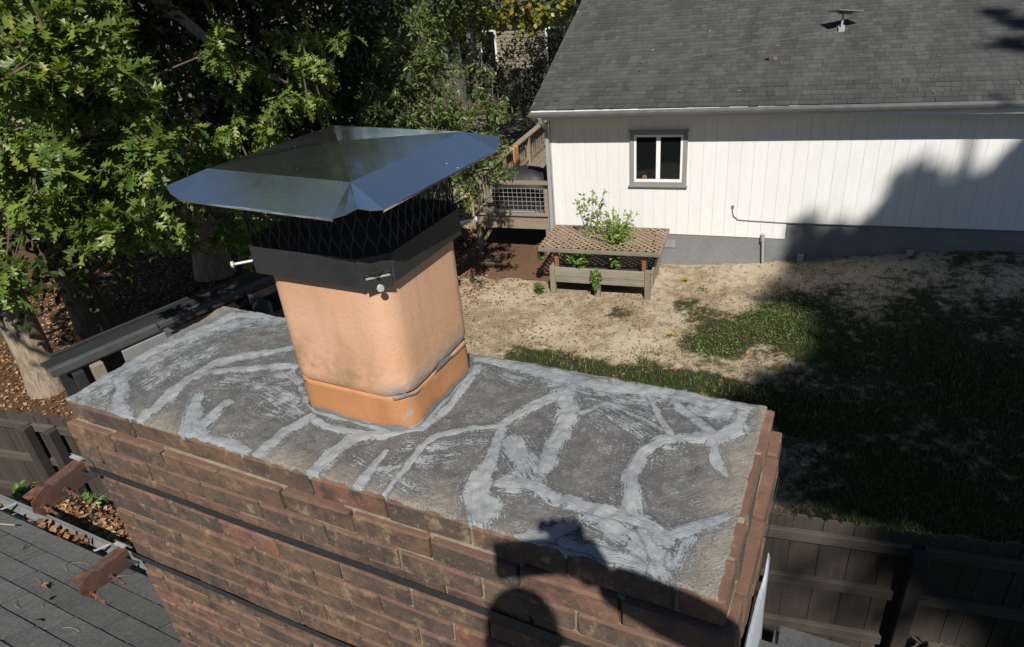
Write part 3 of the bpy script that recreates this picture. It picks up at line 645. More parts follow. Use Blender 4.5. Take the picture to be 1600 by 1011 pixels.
def pl(u0, u1, z0, z1, o0, o1, nm, mat):
    mb = MB(); v = []
    for (u, z, o_) in ((u0, z0, o0), (u1, z0, o0), (u1, z1, o1), (u0, z1, o1)): v.append(ctr+ax*u+nr*o_+Vector((0, 0, z)))
    for (u, z, o_) in ((u0, z0, o0), (u1, z0, o0), (u1, z1, o1), (u0, z1, o1)): v.append(ctr+ax*u+nr*(o_+.0022)+Vector((0, 0, z)))
    mb.add(v, [(0, 1, 2, 3), (4, 5, 6, 7), (0, 1, 5, 4), (1, 2, 6, 5), (2, 3, 7, 6), (3, 0, 4, 7)]); return part(mb, nm, mat, cap)
o = pl(-.03, .03, -.008, .018, .001, .004, 'clip', M['black_metal']); o = pl(-.026, .026, -.014, -.0095, .005, .0062, 'clip', M['zinc']); tag(o, 'bright lower lip of the clip')
pl(-.03, .03, -.040, -.016, .001, .0025, 'clip', M['black_metal'])
mb = MB(); p = ctr+nr*.006+Vector((0, 0, .006)); mb.tube([p-nr*.002, p+nr*.001], .0045, 10); part(mb, 'hole', M['flue_dark'], cap)
screw(ctr+nr*.001+Vector((0, 0, -.033)), (.7, -.7, -.12), .010)
screw((BX0+.026, BY0+.026, .43), (-.70, -.70, 0), .045); screw((BX1-.026, BY1-.026, .43), (.70, .70, 0), .045); screw((BX0+.026, BY1-.026, .43), (-.7, .7, 0), .045)

# ------------------------------------------------------------------ rusty strap mounts on the chimney corner
def strap_mount(zc, label, tilt):
    t = empty('strap_mount', (-.035, -.02, zc), 0, label, 'bracket', 'rusty strap mounts on the chimney corner')
    mb = MB(); v = []
    # channel: web facing right with two flanges, fish-tail outer end
    prof = [(.002, .034), (-.10, .030), (-.118, .046), (-.165, .030), (-.172, -.004), (-.150, -.038), (-.118, -.026), (-.10, -.030), (.002, -.034)]
    for x in (.006, .0095): v += [(x, y, z) for y, z in prof]
    n = len(prof); f = [tuple(range(n)), tuple(range(n, 2*n))]+[(i, (i+1) % n, n+(i+1) % n, n+i) for i in range(n)]; mb.add(v, f)
    for sg in (1, -1):
        mb.box(-.030, .006, -.10, .002, sg*.032-.0015, sg*.032+.0015); 
    mb.box(-.030, .006, -.165, -.118, .036, .039)
    mb.v = [(x, y, z+tilt*y) for x, y, z in mb.v]
    mb.build('channel', M['rust'], t)
    mb = MB(); v = []; m = 7      # toothed galvanised jaw that bites the brick
    for i in range(m):
        x = -.052+.058*i/(m-1); mb.add([(x-.005, .012, .040), (x+.005, .012, .040), (x, .024, .020), (x-.005, .006, .044), (x+.005, .006, .044), (x, .016, .018)], [(0, 1, 2), (3, 5, 4), (0, 3, 4, 1), (1, 4, 5, 2), (0, 2, 5, 3)])
    mb.box(-.046, .004, -.004, .010, .037, .042); mb.build('jaw', M['galv'], t)
    for yb, zb in ((-.075, -.008), (-.145, -.012)):
        mb = MB(); mb.tube([(-.02, yb, zb), (.075, yb, zb-.012)], .0042, 7); b = mb.build('bolt', M['rust'], t)
        for k in (.30, .62):
            mb = MB(); x = -.02+.095*k+.0; mb.tube([(x-.004, yb, zb-.012*k), (x+.005, yb, zb-.012*k-.001)], .0085, 6); mb.build('nut', M['rust'], b)
    mb = MB(); mb.tube([(-.004, .0, .0), (.02, -.02, .01), (.045, -.016, .008), (.065, -.006, 0)], [.007, .006, .006, .004], 7); mb.build('hook', M['black_metal'], t)
    mb = MB(); L = t.location
    def sp(x, y, dz): return (x-L.x, y-L.y, dz)
    xs = [-.018+.05*i for i in range(40)]; xs = [x for x in xs if x < CL+.026]+[CL+.026]; v = []
    pts = [(x, -.0125-.0012*abs(math.sin(x*9))) for x in xs]+[(CL+.0262, y) for y in np.linspace(0, CW, 8)]+[(CL+.026, CW+.026), (-.018, CW+.026), (-.0184, 0)]
    for x, y in pts:
        zz = .006+.012*x/1.86+.0015*math.sin(x*7); ox = .0014 if x > CL+.02 else (-.0014 if x < -.02 and y > 0 else 0); oy = -.0014 if y < 0 else (.0014 if y > CW else 0)
        v += [sp(x, y, zz-.0115), sp(x, y, zz+.0115), sp(x+ox, y+oy, zz+.0115), sp(x+ox, y+oy, zz-.0115)]
    n = len(pts); mb.add(v, [(4*i+a, 4*((i+1) % n)+a, 4*((i+1) % n)+(a+1) % 4, 4*i+(a+1) % 4) for i in range(n-1) for a in range(4)])
    mb.build('strap', M['black_metal'], t)
    return t
strap_mount(-.262, 'upper rusty bracket with black strap round the chimney beside the fence', .08)
strap_mount(-.632, 'lower rusty bracket with black strap over the grey shingle roof', -.05)

# ------------------------------------------------------------------ own house: roof, gutter
SL = .5; RY, RZ = .29, -1.40           # eave line of the main roof
own = empty('shingled_house', (0, -3, ZG), 0, 'house with grey shingle roof and leafy gutter under the chimney', 'house')
def rz_(y): return RZ-SL*(y-RY)
mb = MB()
XL, XR, YR = -2.75, 7.5, -4.6
def sheet(mb, x0, x1, ya, yb, zf, th): 
    mb.add([(x0, ya, zf(ya)), (x1, ya, zf(ya)), (x1, yb, zf(yb)), (x0, yb, zf(yb)), (x0, ya, zf(ya)-th), (x1, ya, zf(ya)-th), (x1, yb, zf(yb)-th), (x0, yb, zf(yb)-th)], [(0, 1, 2, 3), (4, 7, 6, 5), (0, 4, 5, 1), (1, 5, 6, 2), (2, 6, 7, 3), (3, 7, 4, 0)])
sheet(mb, XL, XR, RY, YR, lambda y: rz_(y)-.012, .12)
sheet(mb, XL, XR, YR, YR-4.4, lambda y: rz_(YR)+SL*(y-YR)-.012, .12)
roof = part(mb, 'roof', M['shingle'], own)
mb = MB(); mb.box(XL+.3, XR-.3, YR-4, -.02, ZG-.1, -1.72); mb.box(XL+.3, XR-.3, YR-2, YR+2, -1.72, rz_(YR)-1.2); part(mb, 'wall', M['siding'], own)
nr_ = Vector((0, SL, 1)).normalized(); rsh = random.Random(5); shp = {}
def own_shingle(w, k):
    if (w, k) not in shp:
        mb = MB(); mb.box(0, w, -.155, 0, -.004, .0045)          # local: y from butt (0) upslope, slightly wedge
        mb.v = [(x+rsh.uniform(-.0012, .0012), y+rsh.uniform(-.002, .002), z+(.004 if y > -.01 else -.003)) for x, y, z in mb.v]; shp[w, k] = mb.mesh('shingle', M['shingle'])
    return shp[w, k]
rl = roof.location; ang = math.atan(SL); EXP = .128; nsh = 0
for r in range(13):
    d = -.014+r*EXP; y = RY+.014-r*EXP*math.cos(ang); z = rz_(y)+.0
    x = -.02-(0 if r % 2 else .16)-rsh.uniform(0, .02) if y > -.05 else .4-(0 if r % 2 else .16)
    while x > -2.7 and nsh < 298:
        w = .318; g = .009
        o = link('shingle', own_shingle(w-g, rsh.randrange(5)), roof, (x-w-rl.x-own.location.x, y-rl.y-own.location.y, z-rl.z-own.location.z), (-ang+rsh.uniform(-.004, .004), rsh.uniform(-.004, .004), rsh.uniform(-.004, .004))); nsh += 1; x -= w
# small raised roof to the right of the chimney whose eave pokes in at the bottom edge
mb = MB(); wz = lambda y: -.815-.5*(y-.63)
sheet(mb, 1.93, 5.5, .63, -.35, wz, .09); w_ = part(mb, 'side_roof', M['shingle'], own); mb = MB(); mb.box(1.96, 5.4, -.3, .55, -1.75, -.96); part(mb, 'wall', M['siding'], own)
for r in range(2):
    for k in range(6):
        y = .645-r*EXP*math.cos(ang); L = w_.location; o = link('shingle', own_shingle(.312, k % 5), w_, (1.945-(.1 if r else 0)+k*.322-L.x-own.location.x, y-L.y-own.location.y, wz(y)+.006-L.z-own.location.z), (-ang, rsh.uniform(-.006, .006), rsh.uniform(-.01, .01)))
# gutter: K profile swept along x
pro = [(.292, -1.425), (.292, -1.50), (.31, -1.515), (.372, -1.515), (.385, -1.49), (.398, -1.45), (.398, -1.418), (.386, -1.416), (.386, -1.422), (.394, -1.424), (.394, -1.45), (.381, -1.488), (.370, -1.511), (.312, -1.511), (.296, -1.498), (.296, -1.425)]
pro = [(y, z+.0) for y, z in pro]; n = len(pro); mb = MB(); xs = np.linspace(XL, -.025, 12); v = []
for x in xs: v += [(x, y+.003*math.sin(x*3), z+.004*math.sin(x*2.2)) for y, z in pro]
mb.add(v, [(i*n+k, i*n+(k+1) % n, (i+1)*n+(k+1) % n, (i+1)*n+k) for i in range(len(xs)-1) for k in range(n)]+[tuple(range(n)), tuple(range((len(xs)-1)*n, len(xs)*n))])
gut = part(mb, 'gutter', M['own_gutter'], own)
for x in (-2.25, -1.98, -1.17):
    mb = MB(); mb.bar((x-.05, .296, -1.43), (x+.02, .392, -1.42), .014, .003); L = gut.location; o = mb.build('gutter_hanger', M['galv'], gut, loc=(-L.x-own.location.x, -L.y-own.location.y, -L.z-own.location.z))

# ------------------------------------------------------------------ fence along the back of the own yard
FO = np.array([1.777, 2.826, 0]); FD = np.array([.9858, .168, 0]); FN = np.array([-.168, .9858, 0])
fen = empty('picket_fence', (1.777, 2.826, ZG), math.atan2(.168, .9858), 'brown dog eared picket fence running behind the chimney', 'fence')
rf = random.Random(11); pk = []
for k in range(6):
    mb = MB(); h = 1.80+rf.uniform(-.012, .012); w = .0464; c = .022; t = .008
    pr = [(-w, 0), (w, 0), (w, h-c), (w-c*.9, h), (-w+c*.9, h), (-w, h-c)]; n = 6
    mb.add([(x, -t, z) for x, z in pr]+[(x, t, z) for x, z in pr], [tuple(range(n)), tuple(range(n, 2*n))]+[(i, (i+1) % n, n+(i+1) % n, n+i) for i in range(n)]); pk.append(mb.mesh('picket', M['picket']))
s = -8.6
while s < 4.2:
    link('picket', rf.choice(pk), fen, (s, rf.uniform(-.003, .003), rf.uniform(-.018, .012)), (rf.uniform(-.004, .004), rf.uniform(-.0025, .0025), rf.uniform(-.01, .01))); s += .0935
for z, in ((1.655,), (1.235,), (.78,), (.3,)):
    for a, b in ((-8.6, -6.66), (-6.62, -6.35), (-6.3, -3.95), (-3.9, -1.5), (-1.46, .85), (.93, 3.2), (3.25, 4.2)):
        mb = MB(); mb.box(a, b, -.048, -.0095, z-.042, z+.042, b=.004); mb.build('rail', M['rail'], fen)
for s in (-6.64, -6.325, -3.92, -1.48, .89, 3.22):
    mb = MB(); mb.box(s-.045, s+.045, -.14, -.05, 0, 1.70, b=.006); mb.build('post', M['post'], fen)

# ------------------------------------------------------------------ neighbour's white house (local: s along wall, n to the back, z up)
nb = empty('white_house', HA, HY, 'white house with charcoal shingle roof behind the garden bed', 'house')
def B(name, mat, mb, parent=None, smooth=False): return mb.build(name, mat, parent or nb, smooth)
WS = 9.4
mb = MB(); mb.box(0, WS, .012, 7.5, .3, 2.74); B('wall', M['groove'], mb)
s = 0.0; k = 0; sb = {}
while s < WS-.05:
    w = .2025; zb = .612-.008*s if s < 4.03 else .868-.004*(s-4.03); z1 = 2.735
    mb = MB(); mb.box(s+.0009, s+w-.0009, -.014, .0115, zb, z1, b=.0015); B('siding_board', M['siding'], mb); s += w
mb = MB(); mb.box(-.002, WS, .0, 7.5, -.6, .875); mb2 = B('foundation', M['found'], mb)
mb = MB(); mb.box(-.03, .10, -.020, .0, .612, 2.70); mb.box(-.03, -.002, -.02, 7.5, .612, 2.70); B('corner_board', M['siding'], mb)
# frieze board under the eave on the left half and soffit
mb = MB(); mb.box(.06, 4.05, -.034, -.015, 2.66, 2.735); B('frieze_board', M['siding'], mb)
# foundation vent
mb = MB(); mb.box(1.925, 2.22, -.012, .004, .325, .475); v_ = B('vent', M['trim'], mb)
for i in range(10):
    mb = MB(); x = 1.94+i*.0275; mb.box(x, x+.012, -.02, -.0115, .335, .465); B('vent_slat', M['trim_lt'], mb, v_)
# window
mb = MB()
for a in ((1.405, 1.475, 1.48, 2.445), (2.30, 2.375, 1.48, 2.445), (1.475, 2.30, 2.375, 2.445), (1.475, 2.30, 1.48, 1.555)): mb.box(a[0], a[1], -.042, -.0145, a[2], a[3])
mb.box(1.385, 2.395, -.07, -.042, 2.435, 2.462); mb.box(1.385, 2.395, -.062, -.042, 1.47, 1.5); win = B('window', M['trim'], mb)
mb = MB()
for a in ((1.477, 1.515, 1.557, 2.373), (2.262, 2.298, 1.557, 2.373), (1.515, 2.262, 2.335, 2.373), (1.515, 2.262, 1.557, 1.605), (1.855, 1.925, 1.605, 2.335)): mb.box(a[0], a[1], -.036, -.012, a[2], a[3])
B('sash', M['vinyl'], mb, win)
for a in ((1.515, 1.855), (1.925, 2.262)):
    mb = MB(); mb.box(a[0], a[1], -.022, -.016, 1.605, 2.335); B('pane', M['glass'], mb, win)
mb = MB(); mb.box(1.62, 1.70, -.030, -.0225, 1.608, 1.665); mb.box(1.64, 1.68, -.030, -.0225, 1.665, 1.68); o = B('jar', M['cedar'], mb, win); tag(o, 'small amber jar on the window sill')
# roof
ES, EN, EZ, SLP = -.21, -.40, 2.90, .34
ZR = lambda n_: EZ+SLP*(n_-EN)
mb = MB(); N0, N1 = EN+.01, 3.75; zt = -.012
mb.add([(ES, N0, ZR(N0)+zt), (WS+.3, N0, ZR(N0)+zt), (WS+.3, N1, ZR(N1)+zt), (ES, N1, ZR(N1)+zt), (ES, N0, ZR(N0)-.13), (WS+.3, N0, ZR(N0)-.13), (WS+.3, N1, ZR(N1)-.13), (ES, N1, ZR(N1)-.13),
        (ES, 2*N1-N0, ZR(N0)+zt), (WS+.3, 2*N1-N0, ZR(N0)+zt)], [(0, 1, 2, 3), (0, 4, 5, 1), (4, 7, 6, 5), (3, 7, 4, 0), (1, 5, 6, 2), (2, 9, 8, 3)])
mb.add([(0, .02, 2.7), (0, 7.5, 2.7), (0, 3.75, ZR(3.75)-.14)], [(0, 1, 2)])
nroof = B('roof', M['shingle_n'], mb)
an = math.atan(SLP); rn = random.Random(21); EX2 = .137; tot = 0; fv = []; ff = []; rws = 33; tl = {}
for r in range(rws):
    n0 = EN-.012+r*EX2*math.cos(an); z0 = ZR(n0); x = ES-.035-rn.uniform(0, .2); 
    while x < WS+.3:
        w = rn.choice((.09, .12, .15, .18, .21)); th = rn.choice((.003, .006)); x0 = max(x, ES-.034); x1 = min(x+w, WS+.3)
        if x1-x0 > .04:
            if tot < 298 and x0 < 7.7:
                key = (round(x1-x0, 2), th)
                if key not in tl:
                    m2 = MB(); ww = x1-x0-.003; m2.add([(0, 0, 0), (ww, 0, 0), (ww, .17, -.004), (0, .17, -.004), (0, 0, th+.004), (ww, 0, th+.004), (ww, .17, 0), (0, .17, 0)], [(0, 1, 2, 3), (4, 5, 6, 7), (0, 1, 5, 4), (1, 2, 6, 5), (2, 3, 7, 6), (3, 0, 4, 7)]); tl[key] = m2.mesh('shingle', M['shingle_n'])
                link('shingle', tl[key], nroof, (x0, n0+rn.uniform(-.004, .004), z0), (an, 0, 0)); tot += 1
            else:
                b = len(fv); j = rn.uniform(-.004, .004); ca, sa = math.cos(an), math.sin(an)
                for (xx, yy, zz) in ((x0+.0015, 0, 0), (x1-.0015, 0, 0), (x1-.0015, 0, th+.004), (x0+.0015, 0, th+.004), (x1-.0015, .15, .0), (x0+.0015, .15, .0)):
                    fv.append((xx, n0+j+yy*ca-zz*sa, z0+yy*sa+zz*ca))
                ff += [(b, b+1, b+2, b+3), (b+3, b+2, b+4, b+5)]
        x += w
o = link('shingle_field', npmesh('shingle_field', np.array(fv), np.array(ff), M['shingle_n']), nroof); tag(o, kind='stuff')
# gutter, fascia, soffit, downspout
mb = MB(); v = []; pr = [(-.405, 2.86), (-.405, 2.795), (-.43, 2.775), (-.475, 2.775), (-.49, 2.80), (-.505, 2.835), (-.505, 2.872), (-.49, 2.874), (-.49, 2.862), (-.41, 2.862)]; n = len(pr); xs = np.linspace(ES-.02, WS+.3, 24)
for x in xs: v += [(x, y, z+.006*x*.9) for y, z in pr]
mb.add(v, [(i*n+k, i*n+(k+1) % n, (i+1)*n+(k+1) % n, (i+1)*n+k) for i in range(len(xs)-1) for k in range(n)]+[tuple(range(n)), tuple(range((len(xs)-1)*n, len(xs)*n))]); B('gutter', M['alu'], mb)
mb = MB(); mb.box(ES, WS+.3, -.40, -.375, 2.72, 2.885); mb.box(ES, WS+.3, -.375, -.005, 2.736, 2.75); B('soffit', M['siding'], mb)
mb = MB(); mb.add([(ES, EN, 2.72), (ES, 3.75, ZR(3.75)-.18), (ES, 3.75, ZR(3.75)-.005), (ES, EN, 2.893), (ES-.022, EN, 2.72), (ES-.022, 3.75, ZR(3.75)-.18), (ES-.022, 3.75, ZR(3.75)-.005), (ES-.022, EN, 2.893)], [(0, 1, 2, 3), (4, 5, 6, 7), (0, 1, 5, 4), (2, 3, 7, 6), (0, 3, 7, 4), (1, 2, 6, 5)]); B('rake_board', M['trim'], mb)
mb = MB(); mb.bar((-.05, -.45, 2.79), (-.05, -.40, 2.68), .07, .06, (1, 0, 0)); mb.bar((-.05, -.40, 2.69), (-.06, -.075, 2.52), .07, .06, (1, 0, 0)); mb.box(-.092, -.032, -.105, -.03, .05, 2.54, b=.006); B('downspout', M['trim_lt'], mb)
# conduit pipe, cable and small box
mb = MB(); mb.tube([(3.70, -.045, .55), (3.735, -.05, .1)], .022, 8); mb.tube([(3.695, -.045, .54), (3.695, -.045, .66)], .036, 8); mb.tube([(3.69, -.045, .63), (3.69, .0, .655)], .03, 8); B('conduit_pipe', M['trim_lt'], mb)
mb = MB(); mb.tube([(3.165, -.018, 1.13), (3.166, -.026, 1.06), (3.19, -.026, .97), (3.27, -.026, .905), (3.5, -.026, .893), (4.02, -.026, .876), (5.2, -.026, .868), (9.2, -.026, .85)], .008, 6); mb.box(3.145, 3.185, -.03, -.0145, 1.11, 1.16); B('cable', M['cable'], mb)
for s, g in ((4.33, .235), (5.95, .40)):
    bx_ = empty('utility_box', HW(s, -.10, g-.03), HY, 'small grey box standing at the foundation where the shade begins' if s < 5 else 'small grey box standing at the shaded foundation', 'utility box')
    mb = MB(); mb.box(-.045, .045, -.03, .03, 0, .12, b=.006); mb.build('case', M['trim_lt'], bx_); mb = MB(); mb.box(-.05, .05, -.034, .034, .1205, .137, b=.004); mb.build('lid', M['trim_lt'], bx_)

# satellite dish on that roof
dn, ds = 1.84, 4.66
dsh = empty('satellite_dish', HW(ds, dn, ZR(dn)), HY, 'flat grey satellite dish on a short mast on the charcoal roof', 'satellite dish')
mb = MB(); mb.add([(-.05, -.07, -.02), (.05, -.07, -.02), (.05, .07, .03), (-.05, .07, .03), (-.05, -.07, .012), (.05, -.07, .012), (.05, .07, .06), (-.05, .07, .06)], [(0, 1, 2, 3), (4, 5, 6, 7), (0, 1, 5, 4), (1, 2, 6, 5), (2, 3, 7, 6), (3, 0, 4, 7)]); mb.box(-.045, .045, -.085, -.07, -.03, .045); mb.build('base', M['dish_mast'], dsh)
mb = MB(); mb.tube([(0, -.02, .03), (0, 0, .25)], .018, 10); mb.build('mast', M['dish_mast'], dsh)
mb = MB(); m_ = Matrix.Translation((.03, .0, .28)) @ Matrix.Rotation(math.radians(32), 4, 'Z') @ Matrix.Rotation(math.radians(8), 4, 'Y') @ Matrix.Rotation(math.radians(-6), 4, 'X'); mb.box(-.24, .24, -.15, .15, -.010, .011, m_, .005); mb.box(-.09, .09, -.07, .07, -.04, -.013, m_); mb.build('panel', M['dish'], dsh)
mb = MB(); pts = [(-.01, -.01, .08), (-.15, -.03, .005), (-.6, -.20, -.048), (-1.3, -.42, -.12), (-2.0, -.62, -.19), (-3.1, -.92, -.29)]; mb.tube([(x, y, SLP*y+.02) if i > 1 else (x, y, z) for i, (x, y, z) in enumerate(pts)], .003, 5); mb.build('cable', M['cable'], dsh)

# ------------------------------------------------------------------ deck beside the white house
dk = empty('deck', HW(0, 0, 0), HY, 'weathered wooden deck with wire panel railing beside the white house', 'deck')
DX0, DX1 = -1.60, -.13
def D(name, mat, mb, parent=None): return mb.build(name, mat, parent or dk)
for i in range(13):
    mb = MB(); x = DX0+.005+i*.1135; mb.box(x, x+.107, .02, 6.2, .845, .872, b=.003); D('floor_board', M['deck_wood'], mb)
mb = MB(); mb.box(DX0-.02, DX1+.03, -.045, .018, .60, .90, b=.004); D('rim_board', M['rail_wood'], mb)
mb = MB(); mb.box(DX0-.045, DX0-.004, .03, 6.2, .66, .868, b=.004); D('rim_board', M['rail_wood'], mb)
mb = MB(); mb.box(DX0+.02, DX1, -.085, -.048, .865, .905, b=.004); D('bottom_rail', M['rail_wood'], mb)
mb = MB(); mb.box(DX0-.07, DX1+.05, -.12, .04, 1.49, 1.53, b=.005); D('top_rail', M['rail_wood'], mb)
mb = MB(); mb.box(DX0-.09, DX0+.05, .045, 6.2, 1.49, 1.53, b=.005); D('top_rail', M['rail_wood'], mb)
mb = MB(); mb.box(DX0-.04, DX0-.0, .06, 6.2, .93, .97, b=.004); D('bottom_rail', M['rail_wood'], mb)
for (x, y) in ((DX0+.01, -.005), (DX0, 1.75), (DX0, 3.5), (DX0, 5.2), (DX1-.03, .0)):
    mb = MB(); mb.box(x-.045, x+.045, y-.04, y+.05, -.1, 1.488, b=.005); D('post', M['rail_wood'], mb)
for i in range(34):
    y = .16+i*.165
    if min(abs(y-q) for q in (1.75, 3.5, 5.2)) < .07: continue
    mb = MB(); mb.box(DX0-.063, DX0-.042, y, y+.07, .90, 1.488, b=.003); D('baluster', M['rail_wood'], mb)
def wire(x0, x1, z0, z1, y, nm='wire_panel'):
    mb = MB(); n1 = int(round((x1-x0)/.088)); n2 = int(round((z1-z0)/.088))
    for i in range(n1+1): x = x0+(x1-x0)*i/n1; mb.bar((x, y, z0), (x, y, z1), .007, .007, (0, 1, 0))
    for j in range(n2+1): z = z0+(z1-z0)*j/n2; mb.bar((x0, y-.005, z), (x1, y-.005, z), .007, .007, (0, 1, 0))
    return D(nm, M['wire'], mb)
wire(DX0+.07, DX1-.05, .91, 1.485, -.055)
mb = MB(); mb.box(DX0+.3, DX1-.25, -.075, -.066, .945, .965); o = D('wire_tie', M['galv'], mb)
mb = MB(); mb.bar((DX0+.3, .05, .62), (DX0+.02, .05, .2), .04, .06); D('brace', M['rail_wood'], mb)
# covered grill standing on the deck
gr = empty('covered_grill', HW(-.80, .62, .875), HY, 'rounded grill under a black cover on the wooden deck', 'grill')
v = []; f = []; nr, ns = 9, 24
for j in range(nr):
    t = j/(nr-1); z = .74*math.sin(t*math.pi/2)
    for k in range(ns):
        a = 2*math.pi*k/ns; rr = (1-t**3.2)*(1+.05*math.sin(a*5+j)*(1-t)+.03*mnoise.noise((a, j*.5, 1))); ex = abs(math.cos(a))**.55*math.copysign(1, math.cos(a)); ey = abs(math.sin(a))**.55*math.copysign(1, math.sin(a))
        v.append((ex*.60*rr, ey*.42*rr, z))
f = [(j*ns+k, j*ns+(k+1) % ns, (j+1)*ns+(k+1) % ns, (j+1)*ns+k) for j in range(nr-1) for k in range(ns)]
MB().add(v, f).build('cover', M['cover'], gr, True); mb = MB()
for sx in (-.45, .45):
    for sy in (-.22, .22): mb.tube([(sx, sy, .0), (sx, sy, .1)], .03, 8)
mb.build('wheel', M['black_metal'], gr)
mb = MB(); mb.box(.5, .8, -.30, .30, .47, .49, b=.004); mb.build('side_shelf', M['cover'], gr)
# tan cloth hung over the side rail
cl = empty('hanging_cloth', HW(DX0-.02, 2.42, 1.535), HY, 'tan cloth draped over the side rail of the deck', 'cloth'); v = []; n1 = 8
pr = [(.10, -.42), (.09, -.25), (.078, -.06), (.07, .006), (0, .012), (-.075, .006), (-.085, -.1), (-.09, -.3)]
for i in range(n1):
    for (x, z) in pr: v.append((x+.012*math.sin(i*1.3+z*6), -.17+.34*i/(n1-1)+.01*math.sin(z*9), z))
o = MB().add(v, [(i*8+k, i*8+k+1, (i+1)*8+k+1, (i+1)*8+k) for i in range(n1-1) for k in range(7)]).build('cloth', M['tan_cloth'], cl, True); sm = o.modifiers.new('t', 'SOLIDIFY'); sm.thickness = .012
# red-brown mulch under the deck
v = []; f = []; nx_ = 16; ny_ = 10
for j in range(ny_):
    for i in range(nx_):
        s = -2.0+2.2*i/(nx_-1); n_ = -1.05+3.2*j/(ny_-1); e = min(i, j, nx_-1-i, ny_-1-j); s += .10*mnoise.noise((s*2, n_*2, 3)); v.append((s, n_+.12*mnoise.noise((s*2.5, n_*2, 9)), (.045 if e > 0 else -.03)+.02*mnoise.noise((s*5, n_*5, 1))+.04))
o = MB().add(v, [(j*nx_+i, j*nx_+i+1, (j+1)*nx_+i+1, (j+1)*nx_+i) for j in range(ny_-1) for i in range(nx_-1)]).build('mulch_bed', M['redmulch'], None, True, HA); o.rotation_euler = (0, 0, HY); tag(o, 'patch of red brown mulch under the deck', kind='structure')

# ------------------------------------------------------------------ raised garden bed with lattice lid
bd = empty('raised_garden_bed', HW(.31, -1.50, 0), HY, 'raised wooden garden bed on legs with lattice lid', 'garden bed')
def Bd(name, mat, mb, parent=None): return mb.build(name, mat, parent or bd)
BW, BD = 1.66, 1.02
for (x, y) in ((.02, 0), (BW-.02, 0), (.02, BD), (BW-.02, BD), (BW/2-.03, -.01)):
    mb = MB(); h = .525 if abs(x-BW/2) > .1 else .30; mb.box(x-.046, x+.046, y-.05, y+.04, -.12, h, b=.005); Bd('leg', M['bed_post'], mb)
for z0, z1 in ((.235, .352), (.358, .505)):
    for y in (-.0, BD):
        mb = MB(); mb.box(.067, BW-.067, y-.028 if y == 0 else y-.0, y+.01 if y == 0 else y+.036, z0, z1, b=.004); Bd('side_board', M['bed_wood'], mb)
    for x in (.0, BW):
        mb = MB(); mb.box(x-.028, x+.010, .046, BD-.056, z0, z1, b=.004) if x == 0 else mb.box(x+.03, x+.066, -.04, BD+.0, z0+.01, z1+.015, b=.004); Bd('end_board', M['bed_wood'], mb)
mb = MB(); mb.box(.02, BW-.02, .012, BD-.002, .26, .42); Bd('soil', M['soil'], mb)
for (x, y) in ((.09, .05), (BW-.09, .05), (.09, BD-.05), (BW-.06, BD-.05)):
    mb = MB(); mb.box(x-.035, x+.035, y-.02, y+.02, .40, .822, b=.004); Bd('lid_post', M['cedar'], mb)
LX0, LX1, LY0, LY1, LZ = -.20, 1.85, -.02, 1.02, .85
for a in ((LX0, LX1, LY0-.045, LY0-.005, .80, .865), (LX0, LX1, LY1+.0, LY1+.04, .80, .865), (LX0, LX0+.04, LY0, LY1-.005, .80, .862), (LX1-.04, LX1, LY0, LY1-.005, .80, .862)):
    mb = MB(); mb.box(*a, b=.004); Bd('lid_rail', M['bed_wood'], mb)
rq2 = random.Random(8)
for fam in (0, 1):
    c = -1.2
    while c < 3.2:
        # strips at +-45 degrees: x +- y = c, clipped to the lid
        pts = []
        for (x, y) in ((LX0, (c-LX0) if fam else (LX0-c)), (LX1, (c-LX1) if fam else (LX1-c)), ((c-LY0) if fam else (c+LY0), LY0), ((c-LY1) if fam else (c+LY1), LY1)):
            if LX0-.001 <= x <= LX1+.001 and LY0-.001 <= y <= LY1+.001: pts.append((x, y))
        if len(pts) >= 2:
            a, b = min(pts), max(pts)
            if math.dist(a, b) > .12:
                z = LZ+.012+(.0095 if fam else 0); ja, jb = rq2.uniform(-.009, .009), rq2.uniform(-.009, .009); mb = MB(); mb.bar((a[0]+ja, a[1], z+rq2.uniform(0, .004)), (b[0]+jb, b[1], z+rq2.uniform(0, .004)), .034, .0085); Bd('lattice_strip', M['lattice'], mb)
        c += .124

# ------------------------------------------------------------------ plants
LF2 = np.array([(0, 0, 0), (.35, .22, .02), (.35, -.22, .02), (.72, .17, .0), (.72, -.17, .0), (1, 0, -.10), (.36, 0, -.03), (.72, 0, -.05)]); LFF = np.array([(0, 6, 1), (0, 2, 6), (6, 7, 3), (6, 3, 1), (6, 2, 4), (6, 4, 7), (7, 5, 3), (7, 4, 5)])
def oak_template():
    o = [(0, .010), (.16, .015), (.25, .075), (.34, .19), (.36, .055), (.46, .13), (.60, .31), (.60, .075), (.72, .14), (.84, .24), (.82, .09), (.92, .055), (1.0, .0)]
    v = []; f = []
    for x, y in o: z = -.10*x*x; v += [(x, 0, z-.02), (x, y, z+y*.22), (x, -y, z+y*.22)]
    for i in range(len(o)-1):
        a, b = 3*i, 3*i+3; f += [(a, b, b+1), (a, b+1, a+1), (a, a+2, b+2), (a, b+2, b)]
    return np.array(v), np.array(f)
OKV, OKF = oak_template()
def unit(v): return v/(np.linalg.norm(v, axis=-1, keepdims=True)+1e-9)
